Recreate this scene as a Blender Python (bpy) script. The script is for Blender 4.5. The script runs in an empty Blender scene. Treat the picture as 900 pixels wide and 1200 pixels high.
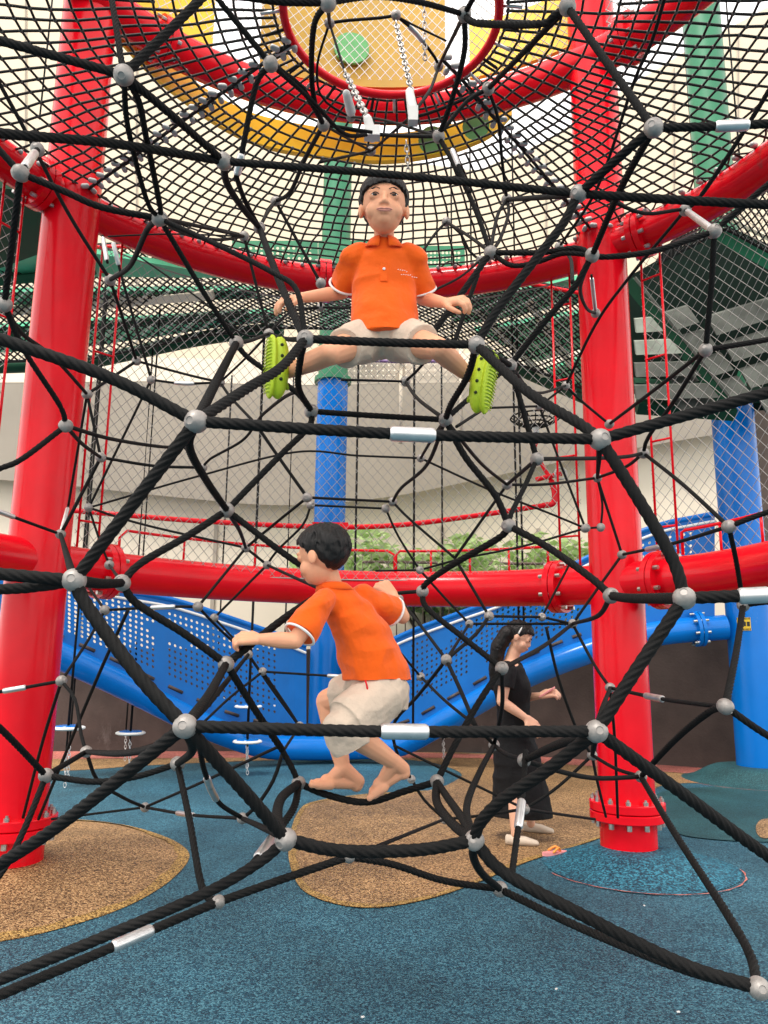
import bpy, bmesh, math, random
import numpy as np
from mathutils import Vector, Matrix, geometry, noise as mnoise
random.seed(7); rng = np.random.default_rng(7)
S = bpy.context.scene; COL = S.collection
PI = math.pi
# ------------------------------------------------------------------ camera frame
F = 900.0; CH = 1.31
_z = np.array([49, 4717, -900.0]); _z /= np.linalg.norm(_z)
_f = np.array([0, 0, -1.0]); _y = _f - _z*_f.dot(_z); _y /= np.linalg.norm(_y); _x = np.cross(_y, _z)
RM = np.array([_x, _y, _z])
CAM = np.array([0, 0, CH])
def V(p): return np.array([float(p[0]), float(p[1]), float(p[2])])
def ray(px, py): return RM @ np.array([(px-450)/F, (600-py)/F, -1.0])
def Pd(px, py, d): return CAM + ray(px, py)*d
def PY(px, py, Y): r = ray(px, py); return CAM + r*(Y/r[1])
def G(px, py, z=0.0): r = ray(px, py); return CAM + r*((z-CH)/r[2])
def proj(P):
    c = RM.T @ (V(P)-CAM); return 450-F*c[0]/c[2], 600+F*c[1]/c[2], -c[2]
# ------------------------------------------------------------------ mesh builder
class MB:
    def __init__(s): s.v = []; s.f = []; s.n = 0
    def add(s, verts, faces):
        b = s.n; verts = np.asarray(verts, float).reshape(-1, 3)
        s.v.append(verts); s.n += len(verts)
        s.f.extend([tuple(i+b for i in f) for f in faces])
    def mesh(s, name, smooth=True):
        me = bpy.data.meshes.new(name)
        vv = np.concatenate(s.v) if s.v else np.zeros((0, 3))
        me.from_pydata(vv.tolist(), [], s.f); me.validate(); me.update()
        if smooth: me.polygons.foreach_set('use_smooth', [True]*len(me.polygons))
        return me
    def build(s, name, mat, parent=None, smooth=True, autos=None):
        me = s.mesh(name, smooth)
        if mat: me.materials.append(mat)
        o = bpy.data.objects.new(name, me); COL.objects.link(o)
        if autos and smooth: me.set_sharp_from_angle(angle=math.radians(autos))
        if parent:
            o.parent = parent; par_inv(o, parent)
        return o
    # --- shapes
    def box(s, c, sz, M=None):
        c = V(c); h = np.array(sz)/2
        p = np.array([[x, y, z] for x in (-1, 1) for y in (-1, 1) for z in (-1, 1)])*h
        if M is not None: p = p @ np.asarray(M).T
        s.add(p+c, [(0, 1, 3, 2), (4, 6, 7, 5), (0, 4, 5, 1), (2, 3, 7, 6), (0, 2, 6, 4), (1, 5, 7, 3)])
    def tube(s, pts, r, n=10, caps=True, lobes=0, twist=0.0, closed=False, lobe_amp=.13):
        P = np.asarray(pts, float); m = len(P)
        rr = np.broadcast_to(np.asarray(r, float), (m,))
        T = np.gradient(P, axis=0)
        if closed: T = (np.roll(P, -1, 0)-np.roll(P, 1, 0))
        T /= np.linalg.norm(T, axis=1)[:, None]+1e-12
        up = np.array([0, 0, 1.0]) if abs(T[0][2]) < .9 else np.array([1.0, 0, 0])
        N = np.zeros_like(P); a = np.cross(T[0], up); N[0] = a/np.linalg.norm(a)
        for i in range(1, m):
            a = N[i-1]-T[i]*N[i-1].dot(T[i]); N[i] = a/(np.linalg.norm(a)+1e-12)
        B = np.cross(T, N)
        L = np.concatenate([[0], np.cumsum(np.linalg.norm(np.diff(P, axis=0), axis=1))])
        th = np.arange(n)*2*PI/n
        A = th[None, :]+(twist*L)[:, None]
        k = np.ones(n)
        if lobes: k = 1-lobe_amp+lobe_amp*np.abs(np.cos(th*lobes/2))
        vv = P[:, None, :]+(rr[:, None]*k[None, :])[:, :, None]*(np.cos(A)[:, :, None]*N[:, None, :]+np.sin(A)[:, :, None]*B[:, None, :])
        fs = []
        for i in range(m if closed else m-1):
            j = (i+1) % m
            for q in range(n):
                w = (q+1) % n; fs.append((i*n+q, i*n+w, j*n+w, j*n+q))
        if caps and not closed:
            fs.append(tuple(range(n))[::-1]); fs.append(tuple((m-1)*n+q for q in range(n)))
        s.add(vv.reshape(-1, 3), fs)
    def cyl(s, a, b, r, r2=None, n=16, caps=True): s.tube([a, b], [r, r if r2 is None else r2], n, caps)
    def lathe(s, prof, c=(0, 0, 0), n=32, M=None):
        pr = np.array(prof, float); th = np.arange(n)*2*PI/n
        vv = np.stack([pr[:, 0][:, None]*np.cos(th), pr[:, 0][:, None]*np.sin(th), np.repeat(pr[:, 1][:, None], n, 1)], -1).reshape(-1, 3)
        if M is not None: vv = vv @ np.asarray(M).T
        fs = [(i*n+q, i*n+(q+1) % n, (i+1)*n+(q+1) % n, (i+1)*n+q) for i in range(len(pr)-1) for q in range(n)]
        fs.append(tuple(range(n))[::-1]); fs.append(tuple((len(pr)-1)*n+q for q in range(n)))
        s.add(vv+V(c), fs)
    def ball(s, c, rx, ry=None, rz=None, M=None, nu=16, nv=10):
        ry = rx if ry is None else ry; rz = rx if rz is None else rz
        vv = [(0, 0, -1)]
        for i in range(1, nv):
            t = -PI/2+PI*i/nv
            for q in range(nu):
                vv.append((math.cos(t)*math.cos(2*PI*q/nu), math.cos(t)*math.sin(2*PI*q/nu), math.sin(t)))
        vv.append((0, 0, 1)); vv = np.array(vv)*np.array([rx, ry, rz])
        if M is not None: vv = vv @ np.asarray(M).T
        fs = [(0, 1+(q+1) % nu, 1+q) for q in range(nu)]
        for i in range(nv-2):
            for q in range(nu):
                a = 1+i*nu; fs.append((a+q, a+(q+1) % nu, a+nu+(q+1) % nu, a+nu+q))
        e = len(vv)-1; a = 1+(nv-2)*nu
        fs += [(e, a+q, a+(q+1) % nu) for q in range(nu)]
        s.add(vv+V(c), fs)
    def cap(s, a, b, ra, rb, n=14):
        a = V(a); b = V(b); L = np.linalg.norm(b-a)
        if L < 1e-6: s.ball(a, ra); return
        d = (b-a)/L; pts = []; rs = []
        for t in np.linspace(-PI/2, 0, 5)[:-1]: pts.append(a+d*ra*math.sin(t)*.999); rs.append(max(ra*math.cos(t), 1e-4))
        for t in np.linspace(0, 1, 4): pts.append(a+(b-a)*t); rs.append(ra+(rb-ra)*t)
        for t in np.linspace(0, PI/2, 5)[1:]: pts.append(b+d*rb*math.sin(t)*.999); rs.append(max(rb*math.cos(t), 1e-4))
        s.tube(pts, rs, n)
    def chain(s, pts, rs):
        for i in range(len(pts)-1): s.cap(pts[i], pts[i+1], rs[i], rs[i+1])
    def loft(s, rings, n=24):
        """rings: (center, xdir, ydir, rx, ry)"""
        th = np.arange(n)*2*PI/n; vv = []
        for c, xd, yd, rx, ry in rings:
            vv.append(V(c)+rx*np.cos(th)[:, None]*V(xd)+ry*np.sin(th)[:, None]*V(yd))
        m = len(rings); vv = np.concatenate(vv)
        fs = [(i*n+q, i*n+(q+1) % n, (i+1)*n+(q+1) % n, (i+1)*n+q) for i in range(m-1) for q in range(n)]
        fs.append(tuple(range(n))[::-1]); fs.append(tuple((m-1)*n+q for q in range(n)))
        s.add(vv, fs)
    def prism(s, poly3, off):
        """polygon (3D points, planar-ish) extruded along off, triangulated caps"""
        P = np.array(poly3); off = V(off); n = len(P)
        tri = geometry.tessellate_polygon([[Vector(p) for p in P]])
        fs = [tuple(t) for t in tri]+[tuple(n+i for i in reversed(t)) for t in tri]
        fs += [(i, (i+1) % n, n+(i+1) % n, n+i) for i in range(n)]
        s.add(np.concatenate([P, P+off]), fs)
    def sheet(s, poly3):
        P = np.array(poly3); tri = geometry.tessellate_polygon([[Vector(p) for p in P]])
        fs = []
        for t in tri:
            a, b, c = (P[i] for i in t)
            fs.append(tuple(t) if np.cross(b-a, c-a)[2] > 0 else tuple(reversed(t)))
        s.add(P, fs)
def par_inv(o, parent):
    # parents are Empties placed by location only, or unmoved meshes
    w = Vector((0, 0, 0)); p = parent
    while p: w += p.location; p = p.parent
    o.location = -w
def spline(pts, step=.03, closed=False, nseg=None):
    P = [V(p) for p in pts]
    if len(P) == 2 and not closed:
        k = nseg or max(2, int(np.linalg.norm(P[1]-P[0])/step)+1)
        return np.linspace(P[0], P[1], k)
    out = []; m = len(P)
    for i in range(m if closed else m-1):
        p1, p2 = P[i], P[(i+1) % m]
        p0 = P[i-1] if (i > 0 or closed) else 2*p1-p2
        p3 = P[(i+2) % m] if (i+2 < m or closed) else 2*p2-p1
        k = nseg or max(2, int(np.linalg.norm(p2-p1)/step))
        for t in np.arange(k)/k:
            out.append(.5*((2*p1)+(-p0+p2)*t+(2*p0-5*p1+4*p2-p3)*t*t+(-p0+3*p1-3*p2+p3)*t**3))
    if not closed: out.append(P[-1])
    return np.array(out)
def nrm(a): a = V(a); return a/(np.linalg.norm(a)+1e-12)
def frame(zdir, xhint=(1, 0, 0)):
    z = nrm(zdir); x = V(xhint); x = x-z*x.dot(z)
    if np.linalg.norm(x) < 1e-3: x = np.array([0, 1.0, 0])-z*z[1]
    x = nrm(x); y = np.cross(z, x)
    return np.stack([x, y, z], 1)
def empty(name, loc, label, cat, group=None):
    o = bpy.data.objects.new(name, None); COL.objects.link(o); o.location = Vector(loc)
    o.empty_display_size = .1; tag(o, label, cat, group); return o
def tag(o, label=None, cat=None, group=None, kind=None):
    if label: o['label'] = label
    if cat: o['category'] = cat
    if group: o['group'] = group
    if kind: o['kind'] = kind
    return o
# ------------------------------------------------------------------ materials
def mat(name, col, rough=.5, metal=0.0, spec=.5, coat=0, var=.0, vscale=6, bump=0, bscale=60, sss=0, sheen=0):
    m = bpy.data.materials.new(name); m.use_nodes = True; nt = m.node_tree; b = nt.nodes['Principled BSDF']
    b.inputs['Base Color'].default_value = (*col, 1); b.inputs['Roughness'].default_value = rough
    b.inputs['Metallic'].default_value = metal; b.inputs['Specular IOR Level'].default_value = spec
    b.inputs['Coat Weight'].default_value = coat; b.inputs['Coat Roughness'].default_value = .08
    if sss: b.inputs['Subsurface Weight'].default_value = sss; b.inputs['Subsurface Radius'].default_value = (.01, .004, .002); b.inputs['Subsurface Scale'].default_value = .6
    if sheen: b.inputs['Sheen Weight'].default_value = sheen
    tc = nt.nodes.new('ShaderNodeTexCoord')
    if var:
        n = nt.nodes.new('ShaderNodeTexNoise'); n.inputs['Scale'].default_value = vscale; n.inputs['Detail'].default_value = 6
        nt.links.new(tc.outputs['Object'], n.inputs['Vector'])
        r = nt.nodes.new('ShaderNodeValToRGB'); r.color_ramp.elements[0].position = .3; r.color_ramp.elements[1].position = .7
        r.color_ramp.elements[0].color = (*[c*(1-var) for c in col], 1); r.color_ramp.elements[1].color = (*[min(1, c*(1+var)) for c in col], 1)
        nt.links.new(n.outputs['Fac'], r.inputs['Fac']); nt.links.new(r.outputs['Color'], b.inputs['Base Color'])
        mr = nt.nodes.new('ShaderNodeMapRange'); mr.inputs['To Min'].default_value = max(.02, rough*.75); mr.inputs['To Max'].default_value = min(1, rough*1.3)
        nt.links.new(n.outputs['Fac'], mr.inputs['Value']); nt.links.new(mr.outputs['Result'], b.inputs['Roughness'])
    if bump:
        n2 = nt.nodes.new('ShaderNodeTexNoise'); n2.inputs['Scale'].default_value = bscale; n2.inputs['Detail'].default_value = 4
        nt.links.new(tc.outputs['Object'], n2.inputs['Vector'])
        bp = nt.nodes.new('ShaderNodeBump'); bp.inputs['Strength'].default_value = bump; bp.inputs['Distance'].default_value = .02
        nt.links.new(n2.outputs['Fac'], bp.inputs['Height']); nt.links.new(bp.outputs['Normal'], b.inputs['Normal'])
    return m
def scuff(m, col, scale=9, thr=.64, amt=.55):
    nt = m.node_tree; b = nt.nodes['Principled BSDF']; L = nt.links.new
    src = b.inputs['Base Color'].links[0].from_socket
    tc = nt.nodes.new('ShaderNodeTexCoord'); mp = nt.nodes.new('ShaderNodeMapping'); mp.inputs['Scale'].default_value = (scale, scale, scale*.35); L(tc.outputs['Object'], mp.inputs['Vector'])
    n = nt.nodes.new('ShaderNodeTexNoise'); n.inputs['Scale'].default_value = 1; n.inputs['Detail'].default_value = 9; n.inputs['Roughness'].default_value = .72; L(mp.outputs['Vector'], n.inputs['Vector'])
    r = nt.nodes.new('ShaderNodeMapRange'); r.inputs['From Min'].default_value = thr; r.inputs['From Max'].default_value = thr+.07; r.inputs['To Max'].default_value = amt; L(n.outputs['Fac'], r.inputs['Value'])
    mx = nt.nodes.new('ShaderNodeMix'); mx.data_type = 'RGBA'; L(r.outputs['Result'], mx.inputs['Factor']); L(src, mx.inputs['A']); mx.inputs['B'].default_value = (*col, 1)
    L(mx.outputs['Result'], b.inputs['Base Color'])
def granule(name, c1, c2, c3, scale=170, big=(.66, 1.27)):
    """poured rubber granules"""
    m = bpy.data.materials.new(name); m.use_nodes = True; nt = m.node_tree; b = nt.nodes['Principled BSDF']; L = nt.links.new
    b.inputs['Roughness'].default_value = .62; b.inputs['Specular IOR Level'].default_value = .35
    tc = nt.nodes.new('ShaderNodeTexCoord')
    v = nt.nodes.new('ShaderNodeTexVoronoi'); v.inputs['Scale'].default_value = scale; L(tc.outputs['Object'], v.inputs['Vector'])
    sp = nt.nodes.new('ShaderNodeSeparateColor'); L(v.outputs['Color'], sp.inputs['Color'])
    r = nt.nodes.new('ShaderNodeValToRGB'); r.color_ramp.elements[0].position = .05; r.color_ramp.elements[0].color = (*c1, 1)
    r.color_ramp.elements[1].position = .97; r.color_ramp.elements[1].color = (*c3, 1)
    e = r.color_ramp.elements.new(.5); e.color = (*c2, 1); L(sp.outputs['Red'], r.inputs['Fac'])
    n = nt.nodes.new('ShaderNodeTexNoise'); n.inputs['Scale'].default_value = 1.6; n.inputs['Detail'].default_value = 7; n.inputs['Roughness'].default_value = .6
    L(tc.outputs['Object'], n.inputs['Vector'])
    mr = nt.nodes.new('ShaderNodeMapRange'); mr.inputs['From Min'].default_value = .3; mr.inputs['From Max'].default_value = .7
    mr.inputs['To Min'].default_value = big[0]; mr.inputs['To Max'].default_value = big[1]; L(n.outputs['Fac'], mr.inputs['Value'])
    mx = nt.nodes.new('ShaderNodeVectorMath'); mx.operation = 'SCALE'; L(r.outputs['Color'], mx.inputs[0]); L(mr.outputs['Result'], mx.inputs['Scale'])
    L(mx.outputs['Vector'], b.inputs['Base Color'])
    bp = nt.nodes.new('ShaderNodeBump'); bp.inputs['Strength'].default_value = .7; bp.inputs['Distance'].default_value = .004
    L(v.outputs['Distance'], bp.inputs['Height']); bp.invert = True; L(bp.outputs['Normal'], b.inputs['Normal'])
    return m
M = {}
M['red'] = mat('red_paint', (.70, .003, .012), .20, spec=.22, coat=.06, var=.10, vscale=3)
M['blue'] = mat('blue_paint', (.001, .145, .52), .22, spec=.25, coat=.05, var=.08, vscale=2)
M['dblue'] = mat('blue_panel', (.001, .125, .43), .4, spec=.25, var=.1, vscale=3)
M['deckgreen'] = mat('lifted_deck_green', (.10, .52, .29), .5, var=.12, vscale=3)  # deck green lightened in colour to stand in for light on the unlit underside
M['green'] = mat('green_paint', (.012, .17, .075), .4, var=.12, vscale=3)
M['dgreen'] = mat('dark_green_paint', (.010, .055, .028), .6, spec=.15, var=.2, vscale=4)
M['shadegreen'] = mat('shaded_green', (.005, .013, .009), .8, spec=.08, var=.3, vscale=4)  # stair back plate: shade between the treads put into the colour
M['gold'] = mat('gold_panel', (.52, .32, .045), .6, var=.1, vscale=3)
M['yellow'] = mat('yellow_paint', (.94, .64, .03), .45, var=.08, vscale=3)
M['lgreen'] = mat('light_green_paint', (.12, .42, .14), .5, var=.1)
M['rope'] = mat('black_rope', (.008, .0076, .0074), .75, spec=.18, var=.35, vscale=30, bump=.25, bscale=400)
M['netrope'] = mat('dark_net_rope', (.016, .015, .013), .7, spec=.3, var=.3, vscale=20)
M['knot'] = mat('grey_knot', (.10, .09, .075), .6, var=.2)
M['alu'] = mat('cast_aluminium', (.29, .265, .245), .5, metal=.4, var=.22, vscale=30, bump=.08, bscale=120)
M['galv'] = mat('silver_sleeve', (.62, .61, .60), .33, metal=.85, var=.1, vscale=20)
M['beadgrey'] = mat('grey_ferrule', (.42, .41, .39), .5, metal=.2)
M['brightwire'] = mat('bright_strand', (.55, .54, .51), .45, metal=.4)
M['wire'] = mat('steel_wire', (.30, .29, .27), .45, metal=.5)
M['white'] = mat('white_plastic', (.74, .73, .70), .5, var=.06)
M['chrome'] = mat('zinc_bolt', (.45, .43, .40), .35, metal=.9, var=.2, vscale=40)
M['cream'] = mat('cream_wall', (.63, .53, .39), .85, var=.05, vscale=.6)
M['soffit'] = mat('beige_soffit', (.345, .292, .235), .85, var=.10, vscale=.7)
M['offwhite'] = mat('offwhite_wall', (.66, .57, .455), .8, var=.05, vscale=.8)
M['brownwall'] = mat('brown_render', (.078, .058, .050), .85, spec=.2, var=.25, vscale=2.5, bump=.2, bscale=30)
M['brown'] = mat('brown_stone', (.13, .09, .07), .8, var=.2)
M['slat'] = mat('pale_green_slat', (.27, .30, .25), .8, spec=.1, var=.25, vscale=5)
M['plank'] = mat('grey_green_plank', (.11, .115, .10), .8, spec=.1, var=.3, vscale=5)
M['blueground'] = granule('blue_rubber', (.0035, .022, .040), (.012, .068, .106), (.07, .20, .255), 140)
M['bluemound'] = granule('bright_blue_rubber', (.003, .022, .040), (.009, .075, .12), (.04, .23, .32), 100)
M['teal'] = granule('teal_rubber', (.006, .030, .034), (.012, .062, .072), (.035, .12, .13), 150)
M['tan'] = granule('tan_rubber', (.05, .024, .009), (.24, .13, .052), (.52, .32, .15), 125)
M['ochre'] = granule('ochre_rubber', (.06, .03, .006), (.28, .158, .042), (.54, .34, .11), 130)
M['pink'] = granule('pink_rubber', (.22, .05, .04), (.48, .14, .11), (.62, .25, .2), 120)
M['skin'] = mat('skin', (.78, .37, .215), .5, spec=.3, sss=.1, var=.05, vscale=14, bump=.03, bscale=300)
M['skin2'] = mat('pale_skin', (.70, .39, .26), .5, spec=.4, sss=.1, var=.05, vscale=14)
M['orange'] = mat('orange_cotton', (.86, .115, .006), .85, spec=.2, sheen=.15, var=.05, vscale=9, bump=.35, bscale=22)
M['khaki'] = mat('pale_khaki', (.60, .475, .37), .85, spec=.2, var=.06, vscale=9, bump=.4, bscale=26)
M['blackcloth'] = mat('black_cotton', (.010, .010, .011), .85, spec=.2, var=.2, vscale=8, bump=.5, bscale=14)
M['croc'] = mat('lime_foam', (.46, .60, .015), .55, var=.06, vscale=20)
M['dark'] = mat('dark_hole', (.02, .03, .005), .8)
M['lip'] = mat('lip', (.52, .22, .17), .45)
M['eyew'] = mat('eye_white', (.75, .73, .70), .25)
M['iris'] = mat('dark_iris', (.02, .012, .008), .15)
M['beigeshoe'] = mat('beige_canvas', (.55, .46, .36), .8, var=.1)
M['pinkf'] = mat('pink_foam', (.75, .28, .28), .6)
M['orangef'] = mat('orange_strap', (.85, .30, .05), .5)
M['purple'] = mat('lilac_rail', (.22, .12, .30), .4)
M['wtrim'] = mat('white_trim', (.8, .78, .75), .7)
M['trunk'] = mat('bark', (.10, .075, .05), .9, var=.3, vscale=8)
M['stickery'] = mat('yellow_sticker', (.62, .42, .02), .5)
M['ink'] = mat('black_ink', (.012, .012, .012), .6)
scuff(M['red'], (.36, .045, .04)); scuff(M['blue'], (.10, .20, .38)); scuff(M['alu'], (.15, .145, .14), 30, .6); scuff(M['brownwall'], (.17, .145, .13), 2.2, .60, .5); scuff(M['galv'], (.3, .29, .28), 25, .6)
def hair_mat():
    m = mat('black_hair', (.006, .0045, .004), .45, spec=.35)
    nt = m.node_tree; b = nt.nodes['Principled BSDF']; L = nt.links.new
    tc = nt.nodes.new('ShaderNodeTexCoord'); mp = nt.nodes.new('ShaderNodeMapping'); mp.inputs['Scale'].default_value = (260, 260, 22)
    n = nt.nodes.new('ShaderNodeTexNoise'); n.inputs['Scale'].default_value = 1; n.inputs['Detail'].default_value = 3
    L(tc.outputs['Object'], mp.inputs['Vector']); L(mp.outputs['Vector'], n.inputs['Vector'])
    bp = nt.nodes.new('ShaderNodeBump'); bp.inputs['Strength'].default_value = .9; bp.inputs['Distance'].default_value = .004
    L(n.outputs['Fac'], bp.inputs['Height']); L(bp.outputs['Normal'], b.inputs['Normal'])
    return m
M['hair'] = hair_mat()
def leaf_mat():
    m = bpy.data.materials.new('leaf'); m.use_nodes = True; nt = m.node_tree; b = nt.nodes['Principled BSDF']; L = nt.links.new
    g = nt.nodes.new('ShaderNodeNewGeometry'); r = nt.nodes.new('ShaderNodeValToRGB')
    r.color_ramp.elements[0].color = (.20, .34, .08, 1); r.color_ramp.elements[1].color = (.62, .76, .36, 1)
    L(g.outputs['Random Per Island'], r.inputs['Fac']); L(r.outputs['Color'], b.inputs['Base Color'])
    b.inputs['Roughness'].default_value = .55
    t = nt.nodes.new('ShaderNodeBsdfTranslucent'); L(r.outputs['Color'], t.inputs['Color'])
    mx = nt.nodes.new('ShaderNodeMixShader'); mx.inputs['Fac'].default_value = .4
    L(b.outputs['BSDF'], mx.inputs[1]); L(t.outputs['BSDF'], mx.inputs[2]); L(mx.outputs['Shader'], nt.nodes['Material Output'].inputs['Surface'])
    return m
M['leaf'] = leaf_mat()

# ------------------------------------------------------------------ ground
mb = MB(); mb.add([(-60, -40, 0), (60, -40, 0), (60, 120, 0), (-60, 120, 0)], [(0, 1, 2, 3)])
tag(mb.build('ground', M['blueground'], smooth=False), kind='structure')
def patch(name, px, m, z, sm=True):
    pts = [G(*p) for p in px]; pts = [np.array([p[0], p[1], z]) for p in pts]
    if sm: pts = spline(pts, closed=True, nseg=5)
    b = MB(); b.sheet(pts); return tag(b.build(name, m, smooth=False), kind='structure')
island = [(-200, 907), (60, 904), (160, 898), (240, 894), (330, 891), (430, 889), (500, 893), (538, 905), (534, 915), (500, 927), (430, 931), (372, 939), (350, 951),
          (338, 990), (345, 1030), (370, 1053), (430, 1065), (500, 1055), (560, 1035), (620, 1010), (700, 984), (750, 962), (764, 935), (776, 921), (840, 918), (1050, 925), (1100, 909), (900, 900), (700, 888), (350, 877), (60, 876), (-200, 878)]
patch('ground_island', island, M['tan'], .004)
patch('ground_strip', [(-260, 893), (60, 890), (350, 888), (560, 889), (700, 899), (860, 911), (1150, 930), (1150, 916), (860, 900), (700, 889), (350, 878), (60, 878), (-260, 882)], M['pink'], .008, False)
patch('ground_teal', [(768, 935), (800, 925), (900, 922), (1050, 930), (1100, 985), (950, 988), (840, 985), (785, 972)], M['teal'], .008)
patch('ground_spot', [(886, 970), (893, 962), (908, 962), (915, 975), (900, 984), (889, 981)], M['tan'], .012)
def mound(name, c, rx, ry, h, m, rot=0, flat=.35, z0=.004):
    b = MB(); n = 64; rings = 14; vv = []; fs = []
    for i in range(rings+1):
        t = i/rings
        for q in range(n):
            a = 2*PI*q/n; w = 1+.03*math.sin(3*a+1)
            x = rx*t*math.cos(a)*w; y = ry*t*math.sin(a)*w
            u = max(0, (t-flat)/(1-flat)); hh = h*(1-u*u*(3-2*u))
            vv.append((c[0]+x*math.cos(rot)-y*math.sin(rot), c[1]+x*math.sin(rot)+y*math.cos(rot), z0+hh))
    for i in range(rings):
        for q in range(n): fs.append((i*n+q, i*n+(q+1) % n, (i+1)*n+(q+1) % n, (i+1)*n+q))
    b.add(vv, [f[::-1] if False else f for f in fs]); return tag(b.build(name, m), kind='structure')
# left ochre mound (outline traced on the ground)
lm = [(-260, 1010), (-120, 978), (20, 963), (90, 961), (150, 968), (200, 984), (222, 1003), (200, 1032), (150, 1062), (80, 1086), (0, 1104), (-140, 1120), (-300, 1090)]
def traced_mound(name, px, h, m, z0=.002):
    out = spline([np.array([*G(*p)[:2], 0]) for p in px], closed=True, nseg=6); c = out.mean(0); n = len(out); vv = []; fs = []
    for i in range(13):
        t = i/12
        for p in out:
            q = c+(p-c)*t; vv.append((q[0], q[1], z0+h*(1-t*t)**1.2))
    for i in range(12):
        for q in range(n): fs.append((i*n+q, i*n+(q+1) % n, (i+1)*n+(q+1) % n, (i+1)*n+q))
    b = MB(); b.add(vv, fs); return tag(b.build(name, m), kind='structure'), out
_, lo = traced_mound('ground_mound', lm, .09, M['tan'])
# ochre rims round the two tan islands
def rim(P, w, m, z, slope=0, closed=True):
    P = np.array(P); c = P.mean(0); n = len(P); inn = []
    for i, p in enumerate(P):
        ww = w*(1+.55*mnoise.noise(Vector(p*1.7))+.3*mnoise.noise(Vector(p*6))); d = (c-p)/np.linalg.norm(c-p); inn.append(p+d*ww)
    vv = np.concatenate([P, np.array(inn)]); vv[:n, 2] = z; vv[n:, 2] = z+slope
    b = MB(); b.add(vv, [(i, (i+1) % n, n+(i+1) % n, n+i) for i in range(n if closed else n-1)]); tag(b.build('ground_rim', m, smooth=False), kind='structure')
lod = spline(lo[::4], closed=True, nseg=10)
rim(lod, .07, M['ochre'], .0045, .011)
isl = spline([np.array([*G(*p)[:2], 0]) for p in island[9:22]], nseg=10)
rim(isl, .055, M['ochre'], .007, 0, False)
CR = np.array([1.655, 5.44, 0]); CL = np.array([PY(40, 707, 4.96)[0], 4.96, 0])
mound('ground_mound', CR+[0.02, -.12, 0], .62, .60, .10, M['bluemound'], flat=.3)
def red_ring_line(c, rx, ry, a0, a1):
    b = MB(); k = 40; vv = []
    for i in range(k+1):
        a = a0+(a1-a0)*i/k
        for d in (0, .009+.005*math.sin(i*1.7)): vv.append((c[0]+(rx+d)*math.cos(a), c[1]+(ry+d)*math.sin(a), .0085))
    b.add(vv, [(2*i, 2*i+1, 2*i+3, 2*i+2) for i in range(k)]); tag(b.build('ground_line', M['pink'], smooth=False), kind='structure')
red_ring_line(CR+[0.02, -.12, 0], .63, .62, PI*1.1, PI*1.97)
BR = np.array([4.28, 9.06, 0]); BM = np.array([-.78, 10.85, 0])
mound('ground_mound', BR, .85, .75, .16, M['teal'], flat=.5)
red_ring_line(BR, .87, .77, PI*.95, PI*1.9)
mound('ground_mound', BM, .8, .7, .12, M['teal'], flat=.5)
# small litter / pale chips on the rubber
lit = MB()
for px, py in [(652, 1160), (425, 1193), (69, 1064), (795, 1187), (755, 1062)]:
    p = G(px, py, .006); lit.box(p+[0, 0, .004], (.012, .007, .004), Matrix.Rotation(random.random()*3, 3, 'Z'))
tag(lit.build('litter', M['white'], smooth=False), 'tiny pale chips lying scattered on the blue rubber ground', 'litter', kind='stuff')

# ------------------------------------------------------------------ red columns
def column(name, c, r, h, m, label, zf=None, group=None):
    root = empty(name, c, label, 'column', group)
    b = MB(); b.lathe([(r, -.02), (r, zf-.02 if zf else h/2)], c, 48)
    if zf: b.lathe([(r, zf+.10), (r, h)], c, 48)
    else: b.lathe([(r, h/2), (r, h)], c, 48)
    b.build('shaft', m, root, autos=40)
    if zf:
        for k in (0, 1):
            f = MB(); z = zf-.02+k*.062
            f.lathe([(r-.01, z), (r+.055, z), (r+.062, z+.006), (r+.062, z+.052), (r+.055, z+.058), (r-.01, z+.058)], c, 48)
            f.build('flange', m, root, autos=40)
        for k in range(12):
            a = 2*PI*(k+.5)/12; p = V(c)+[(r+.035)*math.cos(a), (r+.035)*math.sin(a), 0]
            q = MB(); q.cyl(p+[0, 0, zf+.098], p+[0, 0, zf+.122], .017, n=6); q.cyl(p+[0, 0, zf-.056], p+[0, 0, zf-.018], .017, n=6); q.cyl(p+[0, 0, zf+.12], p+[0, 0, zf+.135], .009, n=8)
            q.build('bolt', M['chrome'], root, smooth=False)
    return root
column('red_column', CR, .185, 7.6, M['red'], 'glossy red steel column rising from the bright blue mound', .29, 'red steel columns of the climbing tower')
column('red_column', CL, .19, 7.6, M['red'], 'glossy red steel column standing on the tan rubber mound', .25, 'red steel columns of the climbing tower')
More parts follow.
